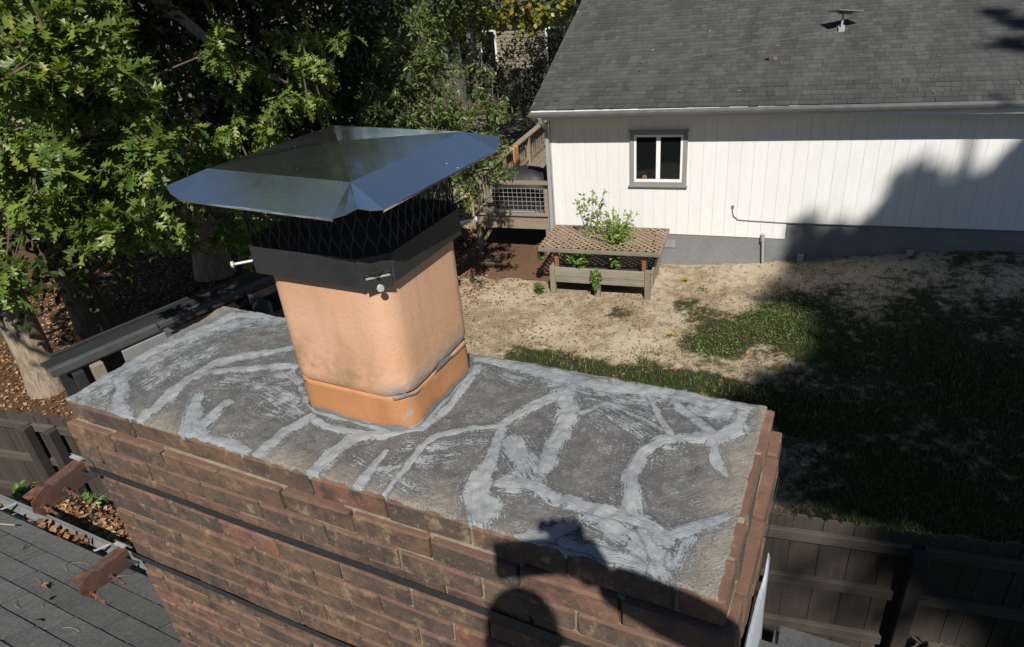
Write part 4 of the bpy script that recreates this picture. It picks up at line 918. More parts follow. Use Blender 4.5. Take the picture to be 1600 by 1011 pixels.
def leaf_sprays(tips, dirs, n, size, spread, rng, up=.8):
    """n leaves around each twig tip; returns frames and origins"""
    N = len(tips)*n; T = np.repeat(tips, n, 0); Dr = np.repeat(unit(dirs), n, 0)
    d = unit(Dr*.55+rng.normal(size=(N, 3))*.75+np.array([0, 0, -.18])); d[:, 2] = np.clip(d[:, 2], -.85, .6); d = unit(d)
    pos = T-Dr*rng.uniform(0, 1, (N, 1))*spread+rng.normal(size=(N, 3))*.02*spread/.2
    upv = unit(np.array([0, 0, 1.])*up+rng.normal(size=(N, 3))*.38+np.array([.16, -.28, 0])); Fm = frames(d, upv)
    sc = size*rng.uniform(.65, 1.2, N); return Fm*sc[:, None, None], pos
def stem_plant(name, label, base, stems, h, nleaf, lsize, mat, group=None, lean=.25, cat='plant', seed=1, droop=0, stemr=.006):
    rng = np.random.default_rng(seed); t = empty(name, base, 0, label, cat, group); mb = MB(); tips = []; dirs = []
    for i in range(stems):
        a = rng.uniform(0, 6.28); l = rng.uniform(.2, 1)*lean; hh = h*rng.uniform(.65, 1); p = [(0, 0, 0)]
        for k in range(1, 6): u = k/5; p.append((math.cos(a)*l*u**1.4*h+rng.normal()*.01, math.sin(a)*l*u**1.4*h+rng.normal()*.01, hh*u-(droop*u*u)))
        mb.tube(p, [stemr*(1-.7*k/5) for k in range(6)], 5)
        for k in range(nleaf): u = rng.uniform(.25, 1); j = u*5; i0 = min(int(j), 4); q = np.array(p[i0])+(np.array(p[i0+1])-np.array(p[i0]))*(j-i0); tips.append(q); dirs.append((math.cos(rng.uniform(0, 6.28)), math.sin(rng.uniform(0, 6.28)), .3))
    mb.build('stem', M['twig'] if mat != M['plant'] else M['plant'], t)
    R3, P = leaf_sprays(np.array(tips), np.array(dirs), 3, lsize, .04, rng, .5); link('foliage', scatter('foliage', LF2, LFF, R3, P, mat), t); return t
PB = lambda x, y, z: HW(.31+x, -1.50+y, z)
stem_plant('tall_plant', 'tall thin pale plant rising above the lattice near the wall', PB(.52, .62, .42), 10, 1.3, 10, .08, M['plant_pale'], None, .28, seed=3)
stem_plant('bushy_plant', 'bushy bright green plant growing up through the lattice lid', PB(1.03, .42, .42), 60, .98, 22, .042, M['plant_lime'], None, .46, seed=4)
stem_plant('leafy_plant', 'broad leaved green plant on the left under the lattice', PB(.47, .10, .42), 9, .30, 8, .11, M['plant'], None, .55, seed=5)
stem_plant('bushy_plant', 'green plant under the lattice right of the middle leg', PB(1.08, .12, .42), 16, .36, 12, .06, M['plant'], None, .4, seed=6)
stem_plant('trailing_plant', 'green plant trailing down over the middle leg of the bed', PB(.80, -.10, .12), 14, .45, 14, .05, M['plant'], None, .2, seed=7)
stem_plant('small_plant', 'dark small plant hanging off the left end of the bed', PB(-.20, .06, .55), 8, .34, 10, .06, M['holly'], None, .35, seed=8)
stem_plant('small_plant', 'low green plant on the ground left of the bed', PB(-.20, -.1, 0), 8, .22, 9, .06, M['holly'], None, .7, seed=9)
for i, (px, py, lab) in enumerate(((1072, 440, 'yellow leaved weed on the sand nearest the grey foundation'), (1098, 455, 'yellow brown weed on bare ground right of the garden bed'), (1047, 527, 'yellow leaved weed beside the bright clover patch'))):
    p = onz(px, py, ZG); stem_plant('yellow_weed', lab, (p[0], p[1], ZG), 4, .09, 4, .045, M['yellow'], 'yellow weeds on the lawn', .9, 'weed', 40+i)
for i, (px, py, lab) in enumerate(((25, 768, 'green seedling beside the bracket at the left picture edge'), (72, 800, 'green seedlings on the leaf bank over the gutter'), (118, 822, 'small green weed between leaf bank and chimney'), (160, 815, 'upright green weed on the bank next to the chimney bricks'))):
    a = ray(px, py); t_ = (.75-C[1])/a[1]; p = C+a*t_; stem_plant('seedling', lab, (p[0], .75, -1.84+(.0 if p[0] > -2.4 else -.25)), 7, .15, 8, .05, M['plant'], 'green seedlings on the leaf bank', .8, 'seedling', 60+i)

# ------------------------------------------------------------------ litter and grass
def litter(name, P, size, mat, label, tilt=.5, seed=1, cat='leaves'):
    rng = np.random.default_rng(seed); N = len(P); d = unit(np.stack([rng.normal(size=N), rng.normal(size=N), rng.normal(size=N)*.25*tilt], -1)); up = unit(np.array([0, 0, 1.])+rng.normal(size=(N, 3))*tilt)
    R3 = frames(d, up)*(size*rng.uniform(.5, 1.3, N))[:, None, None]
    o = link(name, scatter(name, LF2*np.array([1, 1.5, 2.2])-np.array([.5, 0, 0]), LFF, R3, P, mat)); return tag(o, label, kind='stuff')
rg = np.random.default_rng(12)
def on_ground(x, y, h=.012): return np.stack([x, y, ground_z(x, y)+h+.035*fbm(x, y, .55, 3)+.012*fbm(x, y, 3., 8)], -1)
P = []
for _ in range(9000):
    px, py = rg.uniform(560, 1300), rg.uniform(375, 640)
    if rg.random() > (1.0 if px < 900 else .42): continue
    p = onz(px, py, ZG)
    if mnoise.noise((p[0]*1.3, p[1]*1.3, 4))+.35*mnoise.noise((p[0]*5, p[1]*5, 1)) < rg.uniform(-.45, .5): continue
    P.append(p[:2])
P = np.array(P); litter('fallen_leaves', on_ground(P[:, 0], P[:, 1]), .045, M['deadleaf'], 'brown leaves scattered over the sandy yard', .5, 2)
P = np.stack([rg.uniform(-14, -3.6, 26000), rg.uniform(1.5, 12, 26000)], -1); litter('leaf_mulch', on_ground(P[:, 0], P[:, 1], .02), .058, M['mulchleaf'], 'orange brown leaf mulch around the big trunks', .8, 3)
x = rg.uniform(-4.2, -.3, 14000); yy = np.interp(rg.uniform(0, 1, 14000), [0, .12, .3, .55, .8, 1], [.46, .52, .64, .85, 1.08, 1.32]); zz = np.interp(yy, [q[0] for q in prof[:-1]], [q[1] for q in prof[:-1]])-.9*sstep(-x, 2.1, 3.6)
litter('bank_leaves', np.stack([x, yy, zz+rg.uniform(.0, .04, 14000)], -1), .032, M["mulchleaf"], "dry brown leaves heaped on the bank past the gutter", 1., 4)
x = np.concatenate([rg.normal(-1.60, .06, 60), rg.normal(-1.42, .06, 70), rg.uniform(-2.5, -.3, 30)]); litter('gutter_leaves', np.stack([x, rg.uniform(.305, .375, 160), rg.uniform(-1.49, -1.42, 160)], -1), .045, M['mulchleaf'], 'dry leaves clogging the gutter', 1., 5)
# pine needles and twigs on the own roof
mb = MB()
for i in range(24):
    x0 = rg.uniform(-1.9, -.55); y0 = rg.uniform(-.32, .26); a = rg.uniform(0, 6.28); L = rg.uniform(.05, .16); pts = []
    for k in range(4): u = k/3; xx = x0+math.cos(a+.5*u)*L*u; yy_ = y0+math.sin(a+.5*u)*L*u; pts.append((xx, yy_, rz_(yy_)+.012+.004*math.sin(u*3)))
    if all(q[1] < .28 for q in pts): mb.tube(pts, .0008, 4)
mb.tube([(-2.2, .10, rz_(.10)+.016), (-2.0, .12, rz_(.12)+.02), (-1.82, .19, rz_(.19)+.02), (-1.68, .25, rz_(.25)+.03)], .004, 5); mb.tube([(-2.0, .12, rz_(.12)+.02), (-1.85, .08, rz_(.08)+.012)], .003, 5); mb.tube([(-2.1, .2, rz_(.2)+.016), (-1.95, .17, rz_(.17)+.02), (-1.8, .2, rz_(.2)+.02)], .003, 5)
tag(mb.build('pine_needles', M['lattice']), 'dry pine needles and twigs lying on the grey shingles', kind='stuff')
litter('roof_leaves', np.array([(-1.0, .03, rz_(.03)+.02), (-.98, .02, rz_(.02)+.02), (-.88, -.02, rz_(-.02)+.018), (-1.42, .16, rz_(.16)+.02), (-.75, -.12, rz_(-.12)+.015)]), .035, M['deadleaf'], 'few curled leaves on the grey shingles', 1., 6)
pts = [HW(rg.uniform(0, 7.4), 0, 0) for _ in range(46)]; nn = rg.uniform(-.2, 2.6, 46); pz = np.array([[*(HW(toH(p[0], p[1])[0], n_, 0))[:2], ZG+ZR(n_)+.02] for p, n_ in zip(pts, nn)]); litter('roof_debris', pz, .05, M['plant_pale'], 'few pale leaves scattered on the charcoal roof', .4, 7)
p = HW(3.55, .95, ZR(.95)+.02); litter('oak_leaf_cluster', p+rg.normal(size=(6, 3))*np.array([.05, .04, .005]), .09, M['deadleaf'], 'small brown leaf cluster on the charcoal roof', .6, 8)
# grass tufts
BL = np.array([(-.05, 0, 0), (.05, 0, 0), (.035, .10, .55), (-.035, .10, .55), (0, .32, 1.)]); BLF = np.array([(0, 1, 2), (0, 2, 3), (3, 2, 4)])
NB = 150000; px = rg.uniform(700, 1640, NB); py = rg.uniform(385, 850, NB); P = np.array([onz(a, b, ZG)[:2] for a, b in zip(px, py)])
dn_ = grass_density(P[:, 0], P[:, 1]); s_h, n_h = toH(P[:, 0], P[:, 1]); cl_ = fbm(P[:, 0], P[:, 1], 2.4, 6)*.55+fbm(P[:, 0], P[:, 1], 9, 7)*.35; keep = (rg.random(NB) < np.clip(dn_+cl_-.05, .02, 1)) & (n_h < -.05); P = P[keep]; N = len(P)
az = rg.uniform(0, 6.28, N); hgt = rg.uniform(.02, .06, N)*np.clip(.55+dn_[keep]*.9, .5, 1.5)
R3 = np.zeros((N, 3, 3)); R3[:, 0, 0] = np.cos(az); R3[:, 1, 0] = np.sin(az); R3[:, 0, 1] = -np.sin(az); R3[:, 1, 1] = np.cos(az); R3[:, 2, 2] = 1; R3 *= hgt[:, None, None]; R3[:, :, :2] *= rg.uniform(1, 1.9, N)[:, None, None]
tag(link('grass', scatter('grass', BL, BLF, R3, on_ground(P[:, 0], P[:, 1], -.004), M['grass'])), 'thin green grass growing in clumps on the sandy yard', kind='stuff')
# clover-like ground cover in the bright patch
P = []
for px_, py_, r in GRASS_PATCH[:7]:
    c_ = gpx(px_, py_); k = int(330*r*r/.3); P.append(c_[:2]+rg.normal(size=(k, 2))*r*.45)
P = np.concatenate(P); N = len(P); d = unit(np.stack([rg.normal(size=N), rg.normal(size=N), rg.normal(size=N)*.3], -1)); R3 = frames(d, unit(np.array([0, 0, 1.])+rg.normal(size=(N, 3))*.4))*(.034*rg.uniform(.6, 1.3, N))[:, None, None]
tag(link('clover', scatter('clover', LF2, LFF, R3, on_ground(P[:, 0], P[:, 1], .03), M['plant'])), 'bright green clover patch at the edge of the shade', kind='stuff')

# ------------------------------------------------------------------ shed / lean-to left of the chimney
shd = empty('shed', (-6.2, 2.9, ZG), 0, 'low dark roofed shed with grey edge beam behind the left end of the chimney', 'shed')
ZS = -2.35
e0 = onz(85, 577, ZS); e1 = onz(250, 520, ZS); e2 = onz(440, 423, ZS)
sdir = unit(e2-e0); snor = np.array([sdir[1], -sdir[0], 0])            # snor points to the right / toward the chimney
sL = float(np.linalg.norm(e2-e0))+.25
def S(u, w, dz=0): return e0+sdir*u+snor*w+np.array([0, 0, dz])
def sbox(name, u0, u1, w0, w1, z0, z1, mat, parent=shd, lab=None):
    mb = MB(); m = Matrix(((sdir[0], snor[0], 0, 0), (sdir[1], snor[1], 0, 0), (0, 0, 1, 0), (0, 0, 0, 1))); m = Matrix.Translation(tuple(e0)) @ m; mb.box(u0, u1, w0, w1, z0, z1, m, .006); o = part(mb, name, mat, parent)
    if lab: tag(o, lab)
    return o
ug = float(np.linalg.norm(onz(228, 530, ZS)-e0))
sbox('edge_beam', -.05, ug+.2, -.03, .05, -.07, .02, M['shed_fascia']); sbox('edge_beam', ug+.22, sL, -.03, .045, -.045, .02, M['shed_fascia'])
sbox('roof_sheet', -.05, sL, -.26, -.035, -.02, .015, M['shed_metal'])
for k in range(0): sbox('roof_seam', -.04+k*.9, -.01+k*.9, -.26, -.04, .0155, .045, M['shed_metal'])
sbox('shade_backing', .1, sL, -.5, -.46, -1.9, -.03, M['shed_metal']); sbox('post', .12, .22, .0, .10, -1.9, -.105, M['shed_metal']); sbox('post', .30, .42, .0, .10, -1.9, -.105, M['bed_post'])  # backing is a dark sheet added so the opening under the beam reads shaded
sbox('wall_panel', ug*.72, ug+.25, .02, .05, -.55, -.105, M['panel_white'], lab='pale panel below the edge beam')
uu = ug+.25
for k in range(5):
    w = 1.05; sbox('frame', uu, uu+.05, .0, .55, -.30, -.065, M['shed_fascia']); sbox('pane', uu+.055, uu+w-.005, .10, .13, -.42, -.065, M['glass']); sbox('frame', uu+.055, uu+w-.005, .09, .16, -.47, -.425, M['shed_fascia']); uu += w
sbox('low_roof', ug+1.2, sL, .17, .95, -.60, -.55, M['shed_metal'])
P = np.array([S(rg.uniform(ug+2.5, ug+3.6), rg.uniform(.35, .75), -.535) for _ in range(150)]); litter('shed_leaves', P, .06, M['yellow'], 'heap of yellow brown leaves on the low shed roof', .8, 9)

# ------------------------------------------------------------------ trees
def trunk_mesh(mb, pts, rad, n=12, seed=0):
    P = []; R_ = []
    for i in range(len(pts)-1):
        for k in range(5): u = k/5; P.append(np.array(pts[i])*(1-u)+np.array(pts[i+1])*u); R_.append(rad[i]*(1-u)+rad[i+1]*u)
    P.append(np.array(pts[-1])); R_.append(rad[-1]); b = len(mb.v); mb.tube(P, R_, n)
    for j in range(b, len(mb.v)):
        x, y, z = mb.v[j]; c = P[min((j-b)//n, len(P)-1)]; k = 1+.10*mnoise.noise((x*3+seed, y*3, z*.8)); mb.v[j] = (c[0]+(x-c[0])*k, c[1]+(y-c[1])*k, z)
def tree(name, label, base, h, r, mat, group='trees behind the yard', flare=1.45, lean=(0, 0), cat='tree', limbs=()):
    t = empty(name, base, 0, label, cat, group); mb = MB()
    b = np.array(base, float); trunk_mesh(mb, [(0, 0, -.3), (0, 0, .0), (lean[0]*.05, lean[1]*.05, .55), (lean[0]*.4, lean[1]*.4, h*.45), (lean[0], lean[1], h)], [r*flare*1.1, r*flare, r*1.08, r*.9, r*.45], 14, base[0])
    for L in limbs: trunk_mesh(mb, [tuple(np.array(q)-b) for q in L[0]], L[1], 8, base[1])
    mb.build('trunk', mat, t, True); return t
def g0(px, py): p = onz(px, py, ZG); return (p[0], p[1], float(ground_z(p[0], p[1]))-.03)
def sample_region(polys, n, rng, d0, d1):
    out = []
    for (x0, y0, x1, y1, w) in polys:
        for _ in range(int(n*w)):
            out.append(at(rng.uniform(x0, x1), rng.uniform(y0, y1), rng.uniform(d0, d1)))
    return np.array(out)
TB = g0(80, 607)
near_limbs = []
r1 = np.random.default_rng(5)
# big oak: tan trunk, low branches reaching toward the chimney with large lobed leaves
clA = sample_region([(-40, -60, 130, 150, .30), (60, 0, 200, 175, .21), (-40, 140, 240, 300, .30), (0, 270, 225, 375, .22), (95, 330, 260, 385, .10), (-20, 430, 70, 480, .025)], 150, r1, 5.0, 7.0)
clB = sample_region([(235, 195, 460, 330, .42), (215, 120, 250, 150, .03), (340, 40, 520, 190, .26), (375, 330, 440, 420, .10), (255, 330, 420, 390, .14)], 150, r1, 7.2, 9.6)
root = np.array(TB)+np.array([0, 0, 4.6])
k1 = at(-30, 60, 6.6); k2 = at(60, 240, 6.4); k3 = at(140, 330, 7.2); k4 = at(330, 270, 9.2); k5 = at(370, 100, 9.6); hub = at(20, -60, 9.5)
limbs = [([root, hub, k1, at(60, 60, 5.8)], [.16, .10, .05, .02]), ([root-np.array([0, 0, 1.2]), at(0, 190, 9.5), at(70, 205, 7.2), k2, at(200, 220, 6)], [.15, .10, .05, .035, .012]), ([root-np.array([0, 0, 2.0]), at(60, 300, 10), k3, at(200, 320, 6.4)], [.13, .08, .04, .015]),
         ([root, at(200, -40, 11), k5, at(450, 130, 8.6)], [.15, .09, .045, .015]), ([root-np.array([0, 0, .8]), at(190, 200, 11), k4, at(420, 270, 8)], [.14, .08, .04, .015])]
oak = tree('oak_tree', 'large oak with tan trunk and big lobed leaves hanging into the upper left', TB, 10, .215, M['bark'], None, limbs=limbs)
nodes = []
for L in limbs:
    for a, b in zip(L[0][:-1], L[0][1:]):
        for u in np.linspace(0, 1, 6): nodes.append(np.array(a)*(1-u)+np.array(b)*u)
nodes = np.array(nodes)
def twigs(parent, tips, nodes, r0=.009, seed=0, mat=None, name='twig', maxd=2.2):
    rng = np.random.default_rng(seed); mb = MB(); dirs = []; off = np.array(parent.location); nd = list(nodes)
    for p in tips:
        A = np.array(nd); d = np.linalg.norm(A-p, axis=1); q = A[d.argmin()]; m_ = (p+q)/2+rng.normal(size=3)*.06+np.array([0, 0, .08]); L = np.linalg.norm(p-q)
        if L < maxd: mb.tube([q-off, m_-off, p-off], [r0*(1+L*.5), r0*.7, r0*.35], 5, False); nd += [m_, p]
        dirs.append(unit(p-m_))
    tag(mb.build(name, mat or M['twig'], parent), kind='stuff'); return np.array(dirs)
dA = twigs(oak, clA, nodes, .009, 1); dB = twigs(oak, clB, nodes, .009, 2)
R3a, Pa = leaf_sprays(clA, dA, 28, .15, .21, r1, 1.0); R3b, Pb = leaf_sprays(clB, dB, 30, .14, .25, r1, 1.0)
off = np.array(oak.location)
# the 300 leaves that show largest are leaves of their own, the rest one foliage part
near = np.argsort(np.linalg.norm(Pa-C, axis=1)); dirp = (Pa-C) @ np.stack([_r, _u, _f], 1); pxs = 800+FPX*dirp[:, 0]/dirp[:, 2]; pys = 505-FPX*dirp[:, 1]/dirp[:, 2]; vis = (pxs > 0) & (pys > 0)
pick = [i for i in near if vis[i]][:296]; rest = np.ones(len(Pa), bool); rest[pick] = False
olm = []
for k in range(5): 
    v = OKV.copy(); v[:, 2] += (r1.normal()*.45)*np.abs(v[:, 1])**1.3+(r1.normal()*.22)*v[:, 0]**2; v[:, 1] *= r1.uniform(.85, 1.15); olm.append(npmesh('leaf', v, OKF, M['oak']))
for i in pick:
    o = link('leaf', olm[i % 5], oak); m4 = Matrix([list(R3a[i][r])+[Pa[i][r]-off[r]] for r in range(3)]+[[0, 0, 0, 1]]); o.matrix_local = m4
Ra, Pz = np.concatenate([R3a[rest], R3b]), np.concatenate([Pa[rest], Pb])-off
for k in range(4):      # four different curls of leaf
    v = OKV.copy(); v[:, 2] += (-.35, .15, -.12, .05)[k]*v[:, 0]**2+(.5, -.35, .15, -.7)[k]*np.abs(v[:, 1])**1.3; v[:, 1] *= (1, .85, 1.15, .8)[k]
    o = link('foliage', scatter('foliage', v, OKF, Ra[k::4], Pz[k::4], M['oak']), oak); tag(o, kind='stuff')
c_ = at(128, 118, 5.6); dd = r1.normal(size=(26, 3))*np.array([.05, .05, .12]); R3c, Pc = leaf_sprays(c_+dd, np.tile([0, 0, -1.], (26, 1))+r1.normal(size=(26, 3))*.3, 2, .12, .05, r1)
o = link('dead_leaves', scatter('dead_leaves', OKV, OKF, R3c, Pc-off, M['deadleaf']), oak); tag(o, 'clump of dead orange brown leaves')
# trunks in the shade
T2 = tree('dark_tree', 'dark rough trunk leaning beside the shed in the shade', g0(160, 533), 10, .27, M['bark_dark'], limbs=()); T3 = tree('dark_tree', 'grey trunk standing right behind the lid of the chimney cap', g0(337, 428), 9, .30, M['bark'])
rt = empty('ribbon', np.array(g0(160, 533))+np.array([.03, -.30, .10]), .4, 'small bright orange marker at the foot of the dark trunk', 'marker'); mb = MB(); mb.add([(-.045, -.005, 0), (.035, .0, .02), (.055, -.03, .17), (.01, -.05, .26), (-.05, -.02, .2), (-.045, -.045, 0), (.035, -.045, .02), (.055, -.07, .17), (.01, -.08, .26), (-.05, -.06, .2)], [(0, 1, 2, 3, 4), (5, 6, 7, 8, 9), (0, 1, 6, 5), (1, 2, 7, 6), (2, 3, 8, 7), (3, 4, 9, 8), (4, 0, 5, 9)]); mb.build('flag', M['orange'], rt)

# broad bush tree with small leaves in the middle
r2 = np.random.default_rng(9)
SB = g0(640, 262)
clS = sample_region([(585, 60, 690, 180, .22), (620, 10, 680, 70, .06), (560, 150, 720, 250, .26), (650, 150, 790, 250, .26), (700, 235, 800, 290, .085), (540, 180, 640, 290, .12), (600, 240, 740, 320, .12), (670, 90, 770, 150, .04), (720, 285, 742, 340, .02)], 430, r2, 9.6, 11.4)
bush = tree('broad_bush', 'tall bushy tree with small glossy leaves behind the cap', SB, 2.6, .09, M['bark_dark'], None, cat='tree', limbs=[([np.array(SB)+np.array([0, 0, 1]), at(640, 150, 10.6), at(640, 40, 10.4)], [.06, .04, .012]), ([np.array(SB)+np.array([0, 0, 1]), at(700, 220, 10.4), at(770, 190, 10.)], [.05, .03, .01]), ([np.array(SB)+np.array([0, 0, .8]), at(720, 270, 10.0), at(790, 262, 9.8)], [.04, .025, .008])])
nS = np.array([at(x, y, 10.5) for x, y in ((640, 150), (640, 95), (640, 40), (670, 185), (700, 220), (735, 205), (770, 190), (680, 245), (720, 270), (755, 266), (790, 262), (600, 180), (590, 230))])
dS = twigs(bush, clS, nS, .006, 3); R3, P = leaf_sprays(clS, dS*.6+np.array([0, 0, .4]), 20, .088, .24, r2); LFN = LF2*np.array([1, .75, 1])
o = link('foliage', scatter('foliage', LFN, LFF, R3, P-np.array(bush.location), M['holly']), bush); tag(o, kind='stuff')

# woodland behind: dark crowns between the lit leaves and high canopies that shade the ground
def crown(t, cen, rad, n, size, mat, rng, shell=.55, name='crown'):
    d = unit(rng.normal(size=(n, 3))); rr = shell+(1-shell)*rng.random(n)**.6; k = np.array([1+.35*mnoise.noise(Vector(tuple(q*1.7))+Vector(tuple(cen))) for q in d]); cl = .75+.5*np.array([mnoise.noise(Vector(tuple(q*4))+Vector(tuple(cen))) for q in d]) 
    keep = cl > .62; d, rr, k = d[keep], rr[keep], k[keep]; n = len(d); P = cen+d*np.array(rad)*(rr*k)[:, None]
    dd = unit(rng.normal(size=(n, 3))+np.array([0, 0, -.3])); up = unit(np.array([0, 0, .8])+rng.normal(size=(n, 3))*.5)
    R3 = frames(dd, up)*(size*rng.uniform(.6, 1.3, n))[:, None, None]; return R3, P
r3 = np.random.default_rng(31)
WOOD = [ # px, py of the foot, height, trunk radius, crowns [(px,py,dist,(rx,ry,rz),n)], material, label
 (250, 250, 13, .24, [(190, 120, 13.5, (2.2, 2.0, 1.6), 5200), (130, 260, 13, (1.8, 1.8, 1.0), 3200)], 'forest', 'woodland tree filling the dark gap right of the big oak leaves'),
 (430, 175, 14, .26, [(420, 60, 14, (2.6, 2.2, 1.8), 6500), (480, 150, 13, (1.8, 1.8, 1.2), 4200)], 'forest', 'woodland tree above the left slope of the cap'),
 (560, 190, 13, .22, [(530, 100, 14.5, (2.2, 2.0, 2.0), 6000), (500, 215, 12.5, (1.5, 1.5, .8), 2800)], 'forest', 'woodland tree rising straight above the cap peak'),
 (690, 120, 15, .24, [(590, 10, 17, (2.8, 2.4, 1.8), 5500)], 'forest', 'woodland tree left of the beige house in the distance'),
 (845, 140, 15, .33, [(840, -60, 20, (3.4, 2.6, 1.5), 3000)], 'forest', 'dark straight trunk in front of the beige house next to the charcoal roof'),
 (60, 330, 12, .2, [(40, 330, 11.5, (2.0, 2.0, 1.2), 3600), (60, 80, 11.5, (2.4, 2.0, 1.6), 4600)], 'forest', 'woodland tree behind the large oak leaves at the left edge'),
]
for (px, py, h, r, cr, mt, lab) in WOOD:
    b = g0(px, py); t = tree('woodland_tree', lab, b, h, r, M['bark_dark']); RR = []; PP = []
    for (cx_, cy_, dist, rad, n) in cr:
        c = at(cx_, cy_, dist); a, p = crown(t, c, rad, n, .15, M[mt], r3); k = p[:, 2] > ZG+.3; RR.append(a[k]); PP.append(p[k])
    for (cx_, cy_, dist, rad, n) in cr if px > 100 else ():      # unseen clumps added on the sun side to shade these crowns
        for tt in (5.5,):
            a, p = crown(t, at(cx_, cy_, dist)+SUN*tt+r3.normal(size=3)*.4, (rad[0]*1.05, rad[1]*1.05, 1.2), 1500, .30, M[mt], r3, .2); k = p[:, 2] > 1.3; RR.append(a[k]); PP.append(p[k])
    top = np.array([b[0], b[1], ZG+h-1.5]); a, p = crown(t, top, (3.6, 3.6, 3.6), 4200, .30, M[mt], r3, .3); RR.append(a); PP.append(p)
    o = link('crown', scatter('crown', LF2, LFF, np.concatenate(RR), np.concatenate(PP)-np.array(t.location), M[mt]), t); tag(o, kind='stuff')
# crowns of the three trunks at left (all above the picture) : shade for the woodland floor
for t, hh in ((oak, 8.2), (T2, 8.5), (T3, 8.)):
    b = np.array(t.location); RR = []; PP = []
    for k in range(4):
        c = b+np.array([r3.uniform(-1.6, 1.2), r3.uniform(-.6, 2.6), hh-1.5+r3.uniform(-1.6, 1.5)]); a, p = crown(t, c, (2.5, 2.5, 1.5), 1700, .30, M['oak'], r3, .25); RR.append(a); PP.append(p)
    o = link('crown', scatter('crown', LF2, LFF, np.concatenate(RR), np.concatenate(PP)-b, M['oak']), t); tag(o, kind='stuff')
# unseen leaf clumps added along the sun's path to shade the woodland floor
for t, spots in ((T2, ((230, 480), (215, 450))), (T3, ((280, 450), (330, 400), (250, 400), (360, 440), (230, 510)))):
    RR = []; PP = []
    for (qx, qy) in spots:
        a, p = crown(t, onz(qx, qy, ZG)+SUN*r3.uniform(8, 10), (1.5, 1.5, .8), 800, .26, M['oak'], r3, .2); k = p[:, 2] > 1.2; RR.append(a[k]); PP.append(p[k])
    o = link('shade_clump', scatter('shade_clump', LF2, LFF, np.concatenate(RR), np.concatenate(PP)-np.array(t.location), M['oak']), t); tag(o, kind='stuff')
t = T3; RR = []; PP = []
for (qx, qy, qd, tt) in ((420, 60, 9, 5), (340, 40, 9.5, 5), (480, 110, 9, 5.5), (300, 120, 10, 5), (240, 60, 9, 5.5), (520, 40, 10.5, 5), (380, 150, 9.5, 5)):  # second set of unseen clumps, added to shade the oak's farther leaves
    a, p = crown(t, at(qx, qy, qd)+SUN*tt, (1.0, 1.0, .6), 300, .26, M['oak'], r3, .2); k = p[:, 2] > 1.25; RR.append(a[k]); PP.append(p[k])
o = link('shade_clump', scatter('shade_clump', LF2, LFF, np.concatenate(RR), np.concatenate(PP)-np.array(t.location), M['oak']), t); tag(o, kind='stuff')
# yellowing maple in front of the beige house
mp_ = tree('maple_tree', 'maple with yellow green leaves in front of the beige house', g0(792, 150), 9, .14, M['bark_dark'], None); cM = sample_region([(700, -30, 870, 30, .5), (690, 20, 770, 60, .25), (770, 25, 860, 52, .25), (860, -10, 905, 8, .05)], 130, r3, 17.5, 19.5)
nM = np.array([at(x, y, 18.5) for x, y in ((790, -60), (790, 0), (740, 0), (840, 0), (800, 30), (720, 30))]); dM = twigs(mp_, cM, nM, .012, 6, None, 'twig', 3); R3, P = leaf_sprays(cM, dM, 16, .13, .35, r3); LFM = LF2*np.array([1, 1.7, 1]); o = link('foliage', scatter('foliage', LFM, LFF, R3, P-np.array(mp_.location), M['maple']), mp_); tag(o, kind='stuff')
RR = []; PP = []  # unseen canopy added toward the sun to shade the beige house
for (qs, qn, qz, tt, rr_) in ((-12, 16.5, 2, 11, 2.3), (-9.5, 16.5, 1.5, 12, 2.2), (-3.2, 16, 1.8, 12, 2.2), (-1, 16, 1.5, 12, 2.2), (-10.5, 14, .5, 12, 1.9), (-8, 18.5, 4.6, 9, 2.2), (-4, 18.5, 4.6, 9, 2.2)):
    a, p = crown(mp_, HW(qs, qn, qz)+SUN*tt, (rr_, rr_, 1.1), 1100, .28, M['forest'], r3, .2); k = p[:, 2] > 1.2; RR.append(a[k]); PP.append(p[k])
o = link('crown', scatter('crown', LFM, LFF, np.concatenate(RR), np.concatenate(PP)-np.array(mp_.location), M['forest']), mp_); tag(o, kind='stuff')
# dense far wood that closes the view and reflects in the lid
RR = []; PP = []
for i in range(120):
    az_ = r3.uniform(-1.6, 4.7); dist = r3.uniform(30, 46)
    if i > 59 and -1.6 < az_ < .5: continue
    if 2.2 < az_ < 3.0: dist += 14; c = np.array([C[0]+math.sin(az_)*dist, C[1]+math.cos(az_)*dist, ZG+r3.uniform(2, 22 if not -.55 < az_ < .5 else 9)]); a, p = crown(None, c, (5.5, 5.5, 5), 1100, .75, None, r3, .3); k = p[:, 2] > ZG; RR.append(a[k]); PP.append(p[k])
tag(link('far_wood', scatter('far_wood', LF2, LFF, np.concatenate(RR), np.concatenate(PP), M['forest'])), 'dense dark wood closing the view', kind='stuff')

